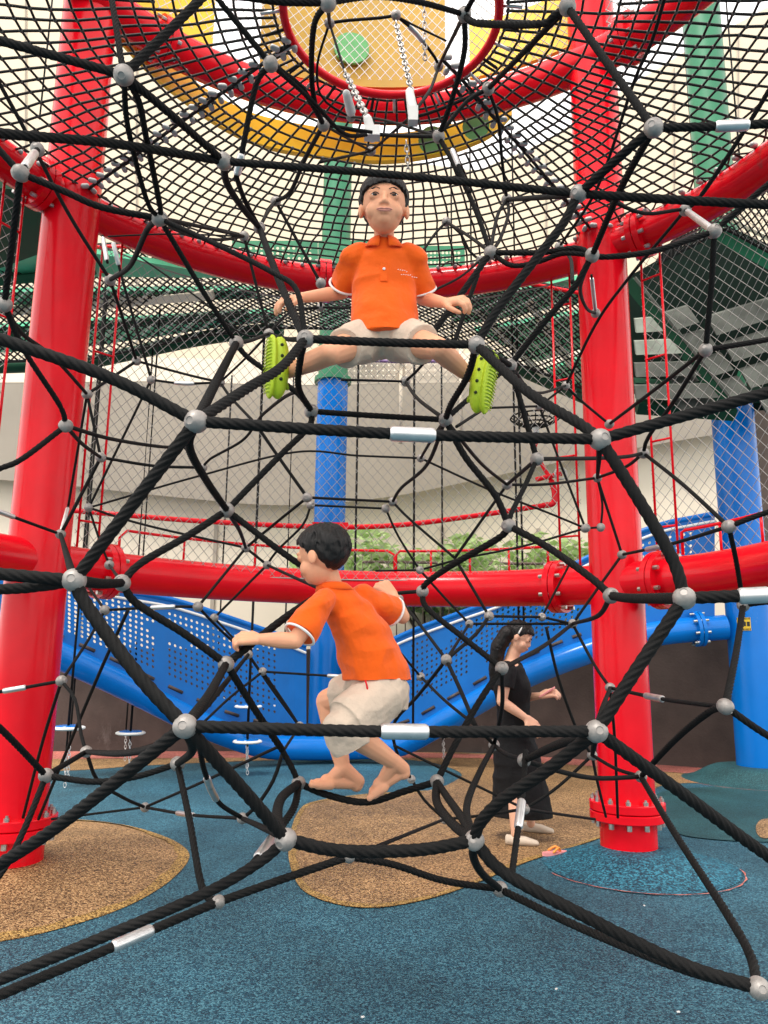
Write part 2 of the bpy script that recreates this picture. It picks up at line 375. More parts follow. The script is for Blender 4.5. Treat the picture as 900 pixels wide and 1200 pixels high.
# ------------------------------------------------------------------ rings
def ring_pts(c, R, z, a0, a1, k=140): return np.array([[c[0]+R*math.cos(a), c[1]+R*math.sin(a), z+tilt(R*math.cos(a))] for a in np.linspace(a0, a1, k)])
def ring_angle(c, R, z, px):
    best = min(np.linspace(-.3, PI+.3, 1600), key=lambda a: abs(proj([c[0]+R*math.cos(a), c[1]+R*math.sin(a), z])[0]-px)); return best
def ring(name, c, R, z, r, a0, a1, label, flanges=(), closed=False, mt=None):
    root = empty(name, (c[0], c[1], z), label, 'ring beam')
    b = MB(); p = ring_pts(c, R, z, a0, a1, 180)
    if closed: p = p[:-1]
    b.tube(p, r, 28, True, closed=closed); b.build('tube', mt or M['red'], root, autos=50)
    for px in flanges:
        a = ring_angle(c, R, z, px); P = V([c[0]+R*math.cos(a), c[1]+R*math.sin(a), z+tilt(R*math.cos(a))]); t = V([-math.sin(a), math.cos(a), 0])
        fr = frame(t, (0, 0, 1))
        for k in (-1, 1):
            f = MB(); f.lathe([(r*.98, -.022), (r+.055, -.022), (r+.055, .022), (r*.98, .022)], P+t*k*.026, 32, fr); f.build('flange', mt or M['red'], root, autos=40)
        for k in range(8):
            an = 2*PI*(k+.5)/8; q = P+(fr[:, 0]*math.cos(an)+fr[:, 1]*math.sin(an))*(r+.03)
            bb = MB(); bb.cyl(q-t*.085, q+t*.085, .015, n=6); bb.build('bolt', M['chrome'], root, smooth=False)
    return root
def circle3(a, b_, c):
    A = np.array([[2*(b_[0]-a[0]), 2*(b_[1]-a[1])], [2*(c[0]-a[0]), 2*(c[1]-a[1])]]); r = np.array([b_[0]**2+b_[1]**2-a[0]**2-a[1]**2, c[0]**2+c[1]**2-a[0]**2-a[1]**2])
    q = np.linalg.solve(A, r); return tuple(q), float(np.hypot(*(q-a[:2])))
LC, LR = circle3(CL, CR, G(440, 689, 1.875)); LZ = 1.875
MC, MR = circle3(CL, CR, G(450, 333, 4.45)); MZ = 4.45
UC, UR, UZ = (-.03, 3.36), 2.62, 6.08
def tilt(x): return (x+.25)*-.0125
lower = ring('red_ring_beam', LC, LR, LZ, .142, math.radians(-36), math.radians(216), 'lower red tube ring passing behind the boy at his shoulder height', (655, 778, 122))
mid = ring('red_ring_beam', MC, MR, MZ, .125, 0, 2*PI, 'middle red tube ring laced to the net behind the sitting boy', (752, 45, 380), True)
upp = ring('red_ring_beam', UC, UR, UZ, .14, 0, 2*PI, 'highest red tube ring above the net deck with yellow board below', (738, 190), True)
# grab rails on top of the lower ring
def ring_at(px, c=LC, R=LR, z=LZ): a = ring_angle(c, R, z, px); return V([c[0]+R*math.cos(a), c[1]+R*math.sin(a), z]), a
for x0, x1 in ((137, 462), (464, 643), (802, 985)):
    a0 = ring_angle(LC, LR, LZ, x0); a1 = ring_angle(LC, LR, LZ, min(x1, 985)); b = MB()
    p = ring_pts(LC, LR, LZ+.31, a0, a1, 40); e0 = p[0].copy(); e1 = p[-1].copy(); e0[2] = LZ+.12; e1[2] = LZ+.12
    b.tube(np.concatenate([[e0], [e0+[0, 0, .15]], p[1:-1], [e1+[0, 0, .15]], [e1]]), .011, 8)
    for t in np.linspace(0, 1, 5)[1:-1]:
        q = p[int(t*39)]; b.tube([q, q-[0, 0, .2]], .009, 8)
    b.build('grab_rail', M['red'], lower)
# ------------------------------------------------------------------ ladders of thin red rod beside the columns (mesh edge frames)
def edge_ladder(c, R, ang, z0, z1, label):
    P = V([c[0]+R*math.cos(ang), c[1]+R*math.sin(ang), 0]); t = V([-math.sin(ang), math.cos(ang), 0]); b = MB()
    root = empty('mesh_edge_frame', (P[0], P[1], z0), label, 'mesh frame', 'thin red mesh edge frames beside the columns')
    for k in (-1, 1):
        q = P+t*k*.075
        if k == 1:
            b2 = MB(); b2.tube([q+[0, 0, z0], q+[0, 0, z1]], 0.009, 8); b2.build('rail', M['red'], root)
        else:
            b.tube([q+[0, 0, z0], q+[0, 0, z1]], .009, 8)
    b.build('rail', M['red'], root)
    for z in np.arange(z0+.35, z1, .62):
        b = MB(); b.tube([P-t*.075+[0, 0, z], P+t*.075+[0, 0, z]], .008, 8); b.build('rung', M['red'], root)
aR = math.atan2(CR[1]-MC[1], CR[0]-MC[0]); aL = math.atan2(CL[1]-MC[1], CL[0]-MC[0])
edge_ladder(MC, MR+.05, aR-.135, LZ, MZ, 'thin red rod frame right of the red column on the blue mound')
edge_ladder(MC, MR+.05, aR+.135, LZ, MZ, 'thin red rod frame just left of the red column on the blue mound')
edge_ladder(MC, MR+.05, aL-.135, LZ, MZ, 'thin red rod frame right of the red column on the tan mound')
edge_ladder(MC, MR+.05, aL+.15, LZ, MZ, 'thin red rod frame left of the red column on the tan mound')
# ------------------------------------------------------------------ steel wire mesh bays
def wire_bay(a0, a1, z0, z1, label, R=MR+.06, cw=.083, chh=.096, r=.0022):
    root = empty('wire_mesh_panel', (MC[0]+R*math.cos((a0+a1)/2), MC[1]+R*math.sin((a0+a1)/2), z0), label, 'mesh panel', 'steel wire mesh bays between the columns')
    b = MB(); W = (a1-a0)*R; H = z1-z0; k = chh/cw
    def put(u, z): a = a0+u/R; return [MC[0]+R*math.cos(a), MC[1]+R*math.sin(a), z]
    for s in (1, -1):
        u0 = -H/k-cw if s > 0 else 0
        u = u0
        while u < W+(H/k if s < 0 else 0)+cw:
            # z = z0 + s*k*(x-u)
            xa, xb = (u, u+H/k) if s > 0 else (u-H/k, u)
            xa = max(xa, 0); xb = min(xb, W)
            if xb-xa > .02:
                xs = np.linspace(xa, xb, max(2, int((xb-xa)/.15)+1))
                b.tube([put(x, z0+(k*(x-u) if s > 0 else -k*(x-u))) for x in xs], r, 4, False)
            u += cw
    b.build('mesh', M['wire'], root)
    b = MB(); b.tube([put(u, z0) for u in np.linspace(0, W, 40)], .006, 6); b.build('edge_cable', M['wire'], root)
    b = MB(); b.tube([put(u, z1) for u in np.linspace(0, W, 40)], .006, 6); b.build('edge_cable', M['wire'], root)
wire_bay(aR+.10, aL-.10, LZ+.05, MZ-.16, 'steel diamond mesh wall between the two red columns')
wire_bay(aL+.12, aL+.95, LZ+.05, MZ-.16, 'steel diamond mesh wall left of the red column on the tan mound')
wire_bay(aR-.95, aR-.10, LZ+.05, MZ-.16, 'steel diamond mesh wall right of the red column, before the green stairs')
# lower apron mesh bays under the lower ring
# ------------------------------------------------------------------ net deck (rope mesh between the middle ring and the hole ring)
HC = np.array([.01, 3.58]); HR = .58; HZ = 4.72
def deck_z(x, y):
    d = math.hypot(x-HC[0], y-HC[1]); t = min(1, max(0, (d-HR)/(MR-.1-HR))); return HZ+(MZ+.06-HZ)*t
deck = empty('net_deck', (MC[0], MC[1], MZ), 'black knotted rope net deck stretched over the boys inside the middle red ring', 'net')
nb = MB(); kb = MB(); NO = 148; rings_ = list(np.linspace(HR+.05, MR-.07, 21)); SPL = 6
def dk(a, t):
    w = (t-HR)/(MR-HR); cx, cy = HC+(np.array(MC)-HC)*w; n_ = .010*mnoise.noise(Vector((a*9, t*5, 1))); a2 = a+.012*mnoise.noise(Vector((a*11, t*4, 7)))+.03*math.sin(3*a+t)
    x, y = cx+(t+n_)*math.cos(a2), cy+(t+n_)*math.sin(a2)
    return np.array([x, y, deck_z(x, y)+.02*mnoise.noise(Vector((x*2, y*2, 3)))-.05*w*(1-w)])
for q in range(NO):
    a = 2*PI*q/NO; ks = rings_[SPL:] if q % 2 else rings_
    P = [dk(a, t) for t in ks]; P[-1] = dk(a, MR-.06); nb.tube(P, .0077, 5)
for k, t in enumerate(rings_):
    st_ = 2 if k < SPL else 1; P = [dk(2*PI*q/NO, t) for q in range(0, NO, st_)]; nb.tube(P, .0074, 5, closed=True)
    for pt in P:
        if pt[1] > .8: kb.ball(pt, .0135, .0135, .011, nu=7, nv=5)
nb.build('net', M['netrope'], deck); kb.build('knot_crossings', M['knot'], deck)
# seam beads along the column radii, lacing sleeves on the ring
bead = MB(); bead.cap((-.012, 0, 0), (.012, 0, 0), .0175, .0175, 12); bead_me = bead.mesh('lacing_sleeve'); bead_me.materials.append(M['beadgrey'])
def put_bead(p, ang):
    o = bpy.data.objects.new('lacing_sleeve', bead_me); COL.objects.link(o); o.parent = deck
    o.location = Vector(p)-deck.location; o.rotation_euler = (0, random.uniform(-.3, .3), ang)
for a in (aR, aL):
    SP = []
    for t in np.arange(HR*1.02, MR-.08, .085):
        x, y = MC[0]+t*math.cos(a), MC[1]+t*math.sin(a); SP.append((x, y, deck_z(x, y)-.01))
        for s in (-1, 1): put_bead((x-s*.035*math.sin(a), y+s*.035*math.cos(a), deck_z(x, y)-.012), a+(.9 if s > 0 else 2.2))
    b = MB(); b.tube(SP, .011, 8); b.build('seam_rope', M['netrope'], deck)
for a in np.arange(math.radians(8), math.radians(172), .056):
    if min(abs(a-aR), abs(a-aL)) < .05: continue
    rr = MR-.11; put_bead((MC[0]+rr*math.cos(a), MC[1]+rr*math.sin(a), MZ+.07), a)
b = MB(); P = []
for k in range(400):
    a = 2*PI*k/400; rr = MR-.075+.045*math.sin(a*56); P.append((MC[0]+rr*math.cos(a), MC[1]+rr*math.sin(a), MZ+.10+.03*math.cos(a*56)))
b.tube(P, .007, 6, closed=True); b.build('lacing_rope', M['netrope'], deck)
# hole ring
hole = empty('hole_ring', (HC[0], HC[1], HZ), 'small bright red ring around the hole in the net deck', 'ring')
b = MB(); b.tube(ring_pts(HC, HR, HZ, 0, 2*PI, 65)[:-1], .024, 14, closed=True); b.build('hoop', M['red'], hole)
for k in range(30):
    a = 2*PI*(k+.3)/30; b = MB(); p = V([HC[0]+HR*math.cos(a), HC[1]+HR*math.sin(a), HZ]); q = V([HC[0]+(HR+.12)*math.cos(a), HC[1]+(HR+.12)*math.sin(a), HZ-.03])
    b.tube([p, q], .009, 8); b.build('tie_sleeve', M['galv'] if k % 2 else M['netrope'], hole)

# ------------------------------------------------------------------ rope climbing net
N = {1:(145,88,24),2:(262,189,20),3:(187,256,19),4:(678,227,21),5:(24,203,20),6:(44,175,16),7:(5,357,18),8:(129,328,13),9:(160,423,11),10:(177,445,10),
11:(286,277,12),12:(304,267,14),13:(358,397,21),14:(315,391,12),15:(277,402,17),16:(376,332,12),17:(376,360,10),18:(323,236,12),19:(317,75,18),20:(379,146,15),
21:(411,137,11),22:(435,177,11),23:(386,27,12),24:(384,3,20),25:(544,17,17),26:(665,8,20),27:(514,160,15),28:(514,78,11),29:(464,18,12),30:(572,104,15),
31:(594,234,13),32:(575,296,16),33:(563,305,11),34:(523,260,11),35:(694,299,17),36:(655,290,11),37:(598,428,16),39:(558,404,21),40:(766,150,23),
41:(803,246,14),42:(837,271,17),43:(827,410,16),44:(714,497,11),45:(754,531,13),46:(698,367,11),47:(663,452,10),48:(230,494,28),49:(365,482,17),50:(522,492,17),
51:(266,598,18),52:(258,448,11),53:(300,497,12),54:(238,548,10),55:(360,583,12),56:(212,520,11),57:(493,537,10),58:(104,595,11),60:(102,462,12),
61:(77,499,16),62:(118,536,12),63:(71,626,12),64:(288,642,11),65:(128,662,11),66:(87,680,28),67:(703,515,26),68:(143,683,20),74:(232,711,12),73:(313,662,10),75:(251,724,10),
76:(364,592,10),77:(460,588,11),78:(452,596,10),79:(596,616,17),80:(475,447,12),81:(594,568,12),82:(629,538,16),83:(700,560,11),84:(686,619,11),85:(495,693,15),86:(716,698,19),
87:(573,722,12),88:(492,668,10),89:(550,731,10),90:(468,702,10),91:(523,773,13),92:(588,783,16),93:(635,723,10),94:(671,731,11),95:(729,650,11),96:(854,617,16),97:(871,709,15),
98:(704,618,10),99:(632,476,10),100:(802,701,27),101:(217,851,29),102:(265,778,19),103:(123,715,12),104:(72,798,13),105:(101,881,14),106:(54,909,17),107:(208,895,17),108:(170,946,11),
110:(284,959,13),111:(335,984,26),112:(699,857,27),113:(350,918,17),114:(291,767,11),115:(351,851,11),116:(308,787,10),117:(512,916,17),119:(556,985,24),120:(256,1057,16),121:(409,1004,15),
122:(586,1042,18),123:(889,1158,26),124:(521,960,11),125:(482,913,10),126:(615,948,12),127:(694,885,12),128:(614,891,16),129:(579,873,13),130:(493,793,10),131:(715,806,12),132:(850,828,19),133:(751,910,14)}
DEP = {k: min(4.45, max(1.6, 49.5/v[2])) for k, v in N.items()}
DEP[120] = 2.35; DEP[121] = 2.55; DEP[110] = 3.6
def nd(k):
    if isinstance(k, tuple): return Pd(*k)
    return Pd(N[k][0], N[k][1], DEP[k])
def nq(k): return k if isinstance(k, tuple) else (N[k][0], N[k][1], DEP[k])
# (a, b, control px, width, [sleeves])
RP = [
(1,(-60,30,2.0),[(0,48)],1,[]),(1,(122,-60,2.3),[],.75,[]),(1,(270,-40,2.2),[(235,2)],1.05,[]),(1,2,[(200,133)],1,[]),(1,3,[(150,150),(172,235)],.7,[]),(1,3,[(162,118),(172,165),(187,240)],.8,[]),
((-70,140,1.9),2,[(0,156),(130,168)],1.1,[]),(2,4,[(460,203)],1.0,[]),(5,6,[],1,[(.2,.8)]),(5,3,[(75,224),(120,243)],.95,[]),(5,7,[(15,280)],1,[]),(5,(-60,110,2.4),[],.9,[]),
((-30,45,3.2),8,[(29,152),(80,250)],.95,[]),(8,9,[(145,375)],.9,[]),(8,3,[(152,312),(172,270)],.95,[]),((133,285,4.3),10,[(145,333),(173,430)],.8,[(0,.15)]),((120,276,4.4),(126,308,4.3),[],.8,[(.1,.9)]),((127,277,4.4),11,[(200,272)],.5,[]),
(3,11,[(220,262)],.85,[]),(3,11,[(220,275),(255,281)],.8,[]),(2,12,[(266,215),(285,245)],1.1,[]),(12,13,[(328,336)],1.25,[]),(3,13,[(255,287),(321,320),(348,341)],.75,[]),(11,14,[(300,335)],.85,[]),
(3,15,[(240,347)],.85,[]),((155,295,4.4),14,[(240,355),(265,379),(292,394)],.55,[]),(15,14,[(295,400)],.9,[]),(14,13,[(335,400)],.8,[]),(14,17,[(340,366)],.8,[]),
(18,16,[(350,285)],.9,[]),(18,12,[(312,250)],.9,[]),(18,20,[(340,225),(358,185)],1.1,[]),(16,17,[],.8,[]),(17,(407,361,4.3),[],.7,[]),((407,361,4.3),(501,344,4.2),[],.6,[]),((501,344,4.2),33,[(540,328)],.7,[]),
(19,(277,208,2.9),[(300,100),(284,176)],.95,[(.8,.97)]),((277,208,2.9),12,[(285,235)],.9,[]),(19,(240,-20,2.6),[],.95,[]),(19,20,[(350,100),(368,126)],1.05,[]),(19,(436,157,3.5),[(364,117),(404,157)],.8,[]),
(24,20,[(368,30),(365,88),(370,125)],.95,[]),(23,21,[(372,75),(375,110),(392,127)],.75,[]),(21,27,[(450,137)],.7,[]),(24,(250,-12,2.4),[(320,5)],1.0,[]),(24,23,[],.9,[]),(23,29,[(407,24),(445,21)],.85,[]),(24,25,[(440,-4),(493,3)],.9,[]),
(23,(404,84,3.9),[],.7,[]),(20,(436,155,3.4),[],.8,[]),(20,22,[(412,165)],.7,[]),(22,(484,135,3.6),[(455,160)],.8,[]),(22,(375,190,3.8),[],.8,[]),
(25,26,[(560,27),(632,28),(650,18)],1.15,[]),(25,(570,-30,2.7),[],.9,[]),(25,27,[(544,61),(530,115)],1.0,[]),(25,28,[(525,55)],.9,[]),(28,(484,133,3.6),[(507,107)],.9,[]),(29,28,[(487,38),(510,68)],.9,[(.25,.55)]),(29,(523,48,4.3),[(480,28)],.6,[]),
(30,26,[],1.0,[]),(30,27,[(548,118),(525,145)],.95,[]),(30,31,[(584,140),(588,185)],.8,[]),(27,(436,157,3.5),[(470,160)],.9,[]),(27,32,[(528,185),(555,240)],.95,[]),((484,138,3.6),30,[(515,130)],.8,[]),((530,176,3.2),(550,225,3.1),[],.7,[(0,.35)]),
(31,32,[(584,250),(578,275)],.85,[]),(31,4,[(630,232)],.95,[]),(31,32,[(596,250),(586,280)],.8,[]),(34,(493,298,4.2),[(508,274)],.8,[]),(34,33,[(540,274),(550,294)],.8,[]),(34,32,[(550,276)],.85,[]),(33,32,[],.8,[]),
(32,35,[(632,296),(675,291)],1.0,[]),(32,35,[(600,311),(630,307),(660,297)],.9,[]),(36,(671,331,3.1),[(668,302)],.9,[]),(37,35,[(640,375),(674,335)],1.1,[]),(32,(504,394,3.0),[(536,352)],1.15,[]),((560,322,3.2),(533,400,3.1),[(550,350)],.85,[]),
(4,39,[(660,262),(637,292),(585,360)],1.15,[]),(4,(990,245,2.2),[(790,234),(900,240)],1.1,[]),(40,4,[(735,175)],1.15,[]),(40,26,[],1.0,[]),(40,(980,140,2.1),[(844,148),(900,145)],1.0,[(.35,.52)]),((790,-40,3.0),36,[(764,48),(743,96),(700,220)],.85,[]),
((960,5,2.9),41,[(881,139),(823,227)],.9,[]),(41,47,[(735,328),(698,380)],.85,[]),(41,(711,233,3.4),[(794,246),(754,250)],.9,[]),(41,42,[],.9,[(.1,.9)]),(42,35,[(767,294),(713,301)],1.0,[]),(42,(980,155,2.7),[(900,213)],1.0,[]),(42,43,[(835,330)],1.0,[]),
(43,(990,380,3.0),[(900,399)],1.0,[]),(43,44,[(770,455)],.95,[]),(43,45,[(790,470),(760,512)],1.0,[]),(40,35,[(724,221)],.95,[]),(35,46,[(689,310),(680,340),(688,362)],.9,[]),((693,322,4.2),46,[],.7,[(.1,.9)]),
(13,39,[(450,402)],1.1,[]),(13,48,[(330,430),(290,455)],1.15,[]),(13,49,[(352,420),(350,455)],1.05,[]),(39,50,[(548,440),(528,475)],1.05,[]),(39,67,[(620,460),(680,497)],1.2,[]),(49,50,[(430,487)],1.0,[]),(49,51,[(362,500),(327,535)],1.05,[]),
(15,48,[(257,440)],1.1,[]),(15,49,[(292,420),(345,458)],.95,[]),(10,52,[(215,452)],.75,[(.35,.62)]),(9,52,[(220,440)],.8,[]),(52,53,[(270,468)],.85,[]),(52,14,[(289,420)],.7,[]),(53,49,[(310,484),(345,460)],.85,[]),(53,54,[(283,517),(246,538)],.8,[]),(53,55,[(322,530)],.95,[]),
(48,51,[(222,525),(243,565)],.95,[]),(48,66,[(160,585)],1.25,[]),(48,(-90,365,1.7),[(130,443),(0,397)],1.2,[]),(48,67,[(470,512)],1.15,[(.465,.57)]),(56,54,[],.85,[]),(58,57,[(229,559),(345,530),(420,534)],.65,[]),
(7,60,[(25,390),(64,420)],.95,[]),(7,61,[(28,410),(70,475)],.95,[]),(7,(-50,340,2.7),[],.9,[]),(61,(-60,570,2.9),[(27,537),(0,549)],1.0,[]),(61,56,[(133,515),(195,524)],.95,[]),(61,62,[(95,522)],.95,[]),(62,54,[(181,549)],.9,[]),
(60,9,[(133,441)],.9,[]),(60,62,[(108,490)],.8,[]),(60,(80,593,4.4),[],.75,[]),(62,63,[(95,580)],1.0,[]),(10,58,[],.75,[]),(58,64,[(170,618)],.75,[]),(58,65,[(115,630)],.7,[]),(65,68,[],.7,[]),(63,(-60,575,3.6),[(0,601)],.85,[(.45,.65)]),(63,66,[(78,650)],.9,[]),((80,593,4.4),63,[],.7,[(.1,.9)]),
(51,68,[(220,628),(165,660)],1.15,[]),(51,(400,692,2.8),[(337,655)],1.05,[]),(51,64,[(283,622)],.95,[]),(64,55,[(320,615)],.85,[]),(64,73,[],.85,[]),(73,(402,702,3.3),[(345,677)],.85,[]),(64,74,[],.85,[]),(73,75,[],.75,[]),(76,73,[(355,615),(325,645)],.75,[]),(102,(388,690,2.9),[(337,718)],1.25,[]),
(55,77,[],.8,[]),(76,78,[],.7,[]),(50,37,[(545,470)],.95,[]),(50,79,[(545,535),(580,580)],1.15,[]),(80,50,[(487,470)],.9,[]),(80,(400,445,3.9),[],.7,[]),(80,(505,415,3.8),[(490,435)],.8,[]),(50,81,[(560,545)],.85,[]),(50,57,[(505,515)],.8,[]),(50,77,[(500,545),(470,572)],.9,[]),((535,500,3.3),(572,476,3.6),[],.75,[]),
(37,82,[(610,470)],1.05,[]),(82,81,[],.95,[]),(82,79,[(615,570),(600,600)],.9,[]),(82,45,[(700,537),(735,535)],.95,[]),(81,83,[(640,570)],.85,[]),(83,45,[(735,550)],.9,[]),(57,84,[(576,575),(640,600)],.7,[]),(79,85,[(585,630),(530,662),(500,683)],1.2,[]),(79,86,[(640,640),(690,675)],1.2,[]),
(77,(533,654,4.2),[(480,610)],.8,[]),((533,654,4.2),87,[],.85,[]),(84,88,[(613,640),(540,655)],.7,[]),(78,88,[(465,630)],.7,[]),(88,(440,669,4.4),[],.6,[]),(88,89,[(520,700)],.75,[]),(81,(533,654,4.2),[],.85,[]),(90,91,[(490,728)],.9,[]),((430,700,3.6),85,[(470,694)],.9,[]),((430,704,4.2),90,[],.7,[]),
(85,92,[(500,712),(540,745)],1.1,[]),(87,91,[(560,745)],1.0,[]),(89,91,[],.85,[]),(87,93,[(610,723)],.8,[]),(89,94,[(600,731)],.8,[]),(93,(667,662,4.5),[],.7,[]),(94,86,[(700,722)],1.05,[]),(94,95,[(700,690)],.85,[]),(95,96,[(785,640)],.9,[(.3,.45)]),(96,(990,575,2.9),[(900,598)],1.0,[]),
(96,45,[(800,565)],.95,[]),(96,97,[(864,660)],.9,[]),(83,95,[],.85,[]),(98,83,[(709,590)],.7,[]),(84,98,[],.7,[]),(99,84,[(655,540)],.75,[]),(47,44,[(680,470)],.8,[]),(47,99,[],.7,[]),(37,47,[(627,460)],.75,[]),(99,(573,478,4.2),[],.7,[]),
(67,(1000,430,1.8),[(900,461)],1.2,[]),(67,100,[(745,580),(788,655)],1.25,[]),(67,83,[(702,540)],.8,[]),(39,37,[],1.0,[]),
(66,(-80,665,1.7),[(0,673)],1.2,[]),(66,(-80,695,1.8),[(40,691)],1.05,[]),(66,68,[(120,686)],1.15,[]),(66,101,[(105,715),(165,795)],1.3,[]),(68,102,[(160,707),(215,742)],1.1,[]),(103,(105,690,4.5),[],.8,[]),(103,74,[(160,713),(205,711)],.8,[(.5,.75)]),(103,104,[(105,750)],.8,[]),
((150,715,3.9),(45,960,4.5),[(110,800)],.95,[]),(104,(27,958,4.5),[(48,870)],.9,[]),(104,(-60,818,3.7),[(0,812)],.9,[(.33,.52)]),(104,105,[(88,820),(95,860)],.85,[]),(105,101,[(140,883),(185,874)],1.0,[]),(105,106,[],1.0,[]),(106,(-70,800,2.4),[(0,847)],1.05,[]),(106,107,[(110,916),(160,910)],1.05,[]),(106,(-50,1080,2.6),[(27,975),(0,1025)],1.05,[]),
(101,(-90,1060,2.0),[(80,959),(0,1012)],1.3,[]),(105,108,[(115,915),(145,935)],.95,[]),(108,(60,960,4.4),[],.75,[]),(108,(324,876,3.6),[(240,916)],.8,[]),(108,110,[(222,957)],.85,[(.38,.55)]),(110,111,[(315,972)],.9,[]),(107,120,[(222,960),(237,1040)],1.05,[]),(107,101,[(225,880)],1.05,[]),
(101,112,[(460,860)],1.15,[(.462,.57)]),(101,111,[(290,930)],1.3,[]),(102,101,[(247,815)],1.05,[]),(102,(330,878,2.9),[(300,835)],1.15,[]),((330,878,2.9),113,[(343,900)],1.0,[]),(114,101,[(255,815)],.85,[]),(74,114,[(255,735),(279,757)],.8,[]),(75,114,[],.7,[]),(114,115,[(320,810)],.9,[]),(116,115,[(335,825)],.75,[]),(116,(402,793,4.3),[],.7,[(.82,1.0)]),(116,(240,845,4.0),[(270,815)],.75,[]),
(115,(332,880,3.9),[],.8,[]),((332,880,3.6),110,[(320,915),(300,945)],.95,[]),((233,870,2.8),110,[(240,905),(256,940)],.95,[(.35,.6)]),(113,117,[(385,932),(430,940),(475,927)],1.15,[]),(113,111,[(330,935),(325,960)],1.25,[]),(113,(292,1020,2.2),[(345,945),(325,975)],1.1,[(.62,.88)]),
(111,119,[(400,997),(490,996)],1.35,[]),(111,(-90,1186,1.75),[(300,1013),(220,1056),(0,1148)],1.1,[]),(120,(-90,1206,1.78),[(210,1076),(120,1115),(0,1166)],1.1,[(.28,.42)]),(120,121,[(330,1030)],1.05,[]),(121,122,[(460,1013),(520,1032)],1.05,[]),(122,119,[(566,1025),(555,1005)],1.0,[]),(122,123,[(680,1087),(800,1135)],1.1,[]),(119,123,[(590,1022),(680,1071),(800,1130)],1.35,[]),
(119,112,[(562,965),(589,937),(640,903)],1.35,[]),(119,117,[(530,965),(512,940)],1.2,[]),(117,119,[(524,934),(541,958)],1.05,[]),(125,124,[(495,940)],.9,[]),(124,121,[(443,992)],.85,[]),(124,126,[(560,957)],.85,[]),(126,(697,960,4.8),[(660,955)],.85,[]),(126,127,[(655,925)],.9,[]),((616,880,3.0),(600,1024,2.5),[(614,930)],1.0,[(.45,.66)]),
(129,128,[(590,885)],1.05,[]),(128,112,[(650,872)],1.1,[]),(129,119,[(562,905),(547,945)],1.05,[]),(92,117,[(560,825),(531,877)],1.15,[]),(92,129,[(592,830)],1.0,[]),(91,(557,850,3.5),[(540,808)],1.05,[]),((557,850,3.5),129,[],.95,[]),(91,125,[(490,815),(461,850),(468,890)],.95,[]),(130,(557,850,3.7),[(520,822)],.85,[]),(130,(465,760,4.3),[],.7,[]),((461,873,4.2),126,[(530,907)],.75,[]),
(112,100,[(745,785)],1.3,[]),(112,(1000,1065,2.0),[(800,930),(900,1003)],1.3,[]),(131,94,[(695,780)],.9,[]),(131,132,[(770,818),(820,825)],.95,[(.42,.57)]),(131,112,[(705,830)],.8,[]),(131,(724,958,4.75),[(722,870)],.9,[]),(132,97,[(864,765)],1.15,[]),(132,133,[(830,835),(790,868)],1.1,[]),(132,(980,905,2.6),[(900,866)],1.1,[]),(97,(990,700,3.0),[(900,705)],1.0,[]),
(100,(1000,690,1.8),[(900,698)],1.25,[(.33,.5)]),(86,100,[(740,703)],1.2,[]),(127,133,[(720,903)],.95,[]),(128,133,[(660,905),(700,912)],1.1,[]),(127,(710,957,4.8),[(698,910)],.85,[]),(127,112,[],.9,[]),(133,123,[(790,975),(868,1097)],1.15,[]),(94,92,[(640,755),(605,775)],1.1,[]),((640,735,4.0),127,[(655,797),(678,860)],.85,[]),(94,93,[],.8,[]),
]
net = empty('climbing_net', (.0, 3.1, 0), 'black rope climbing net of thick twisted ropes and silver ball joints', 'climbing net')
rope_items = []; sleeves = []
def cutlen(P, t):
    L = np.concatenate([[0], np.cumsum(np.linalg.norm(np.diff(P, axis=0), axis=1))]); x = t*L[-1]; i = min(len(P)-2, max(0, np.searchsorted(L, x)-1))
    return P[i]+(P[i+1]-P[i])*((x-L[i])/(L[i+1]-L[i]+1e-9))
ROPE_R = .0120
BASES = []
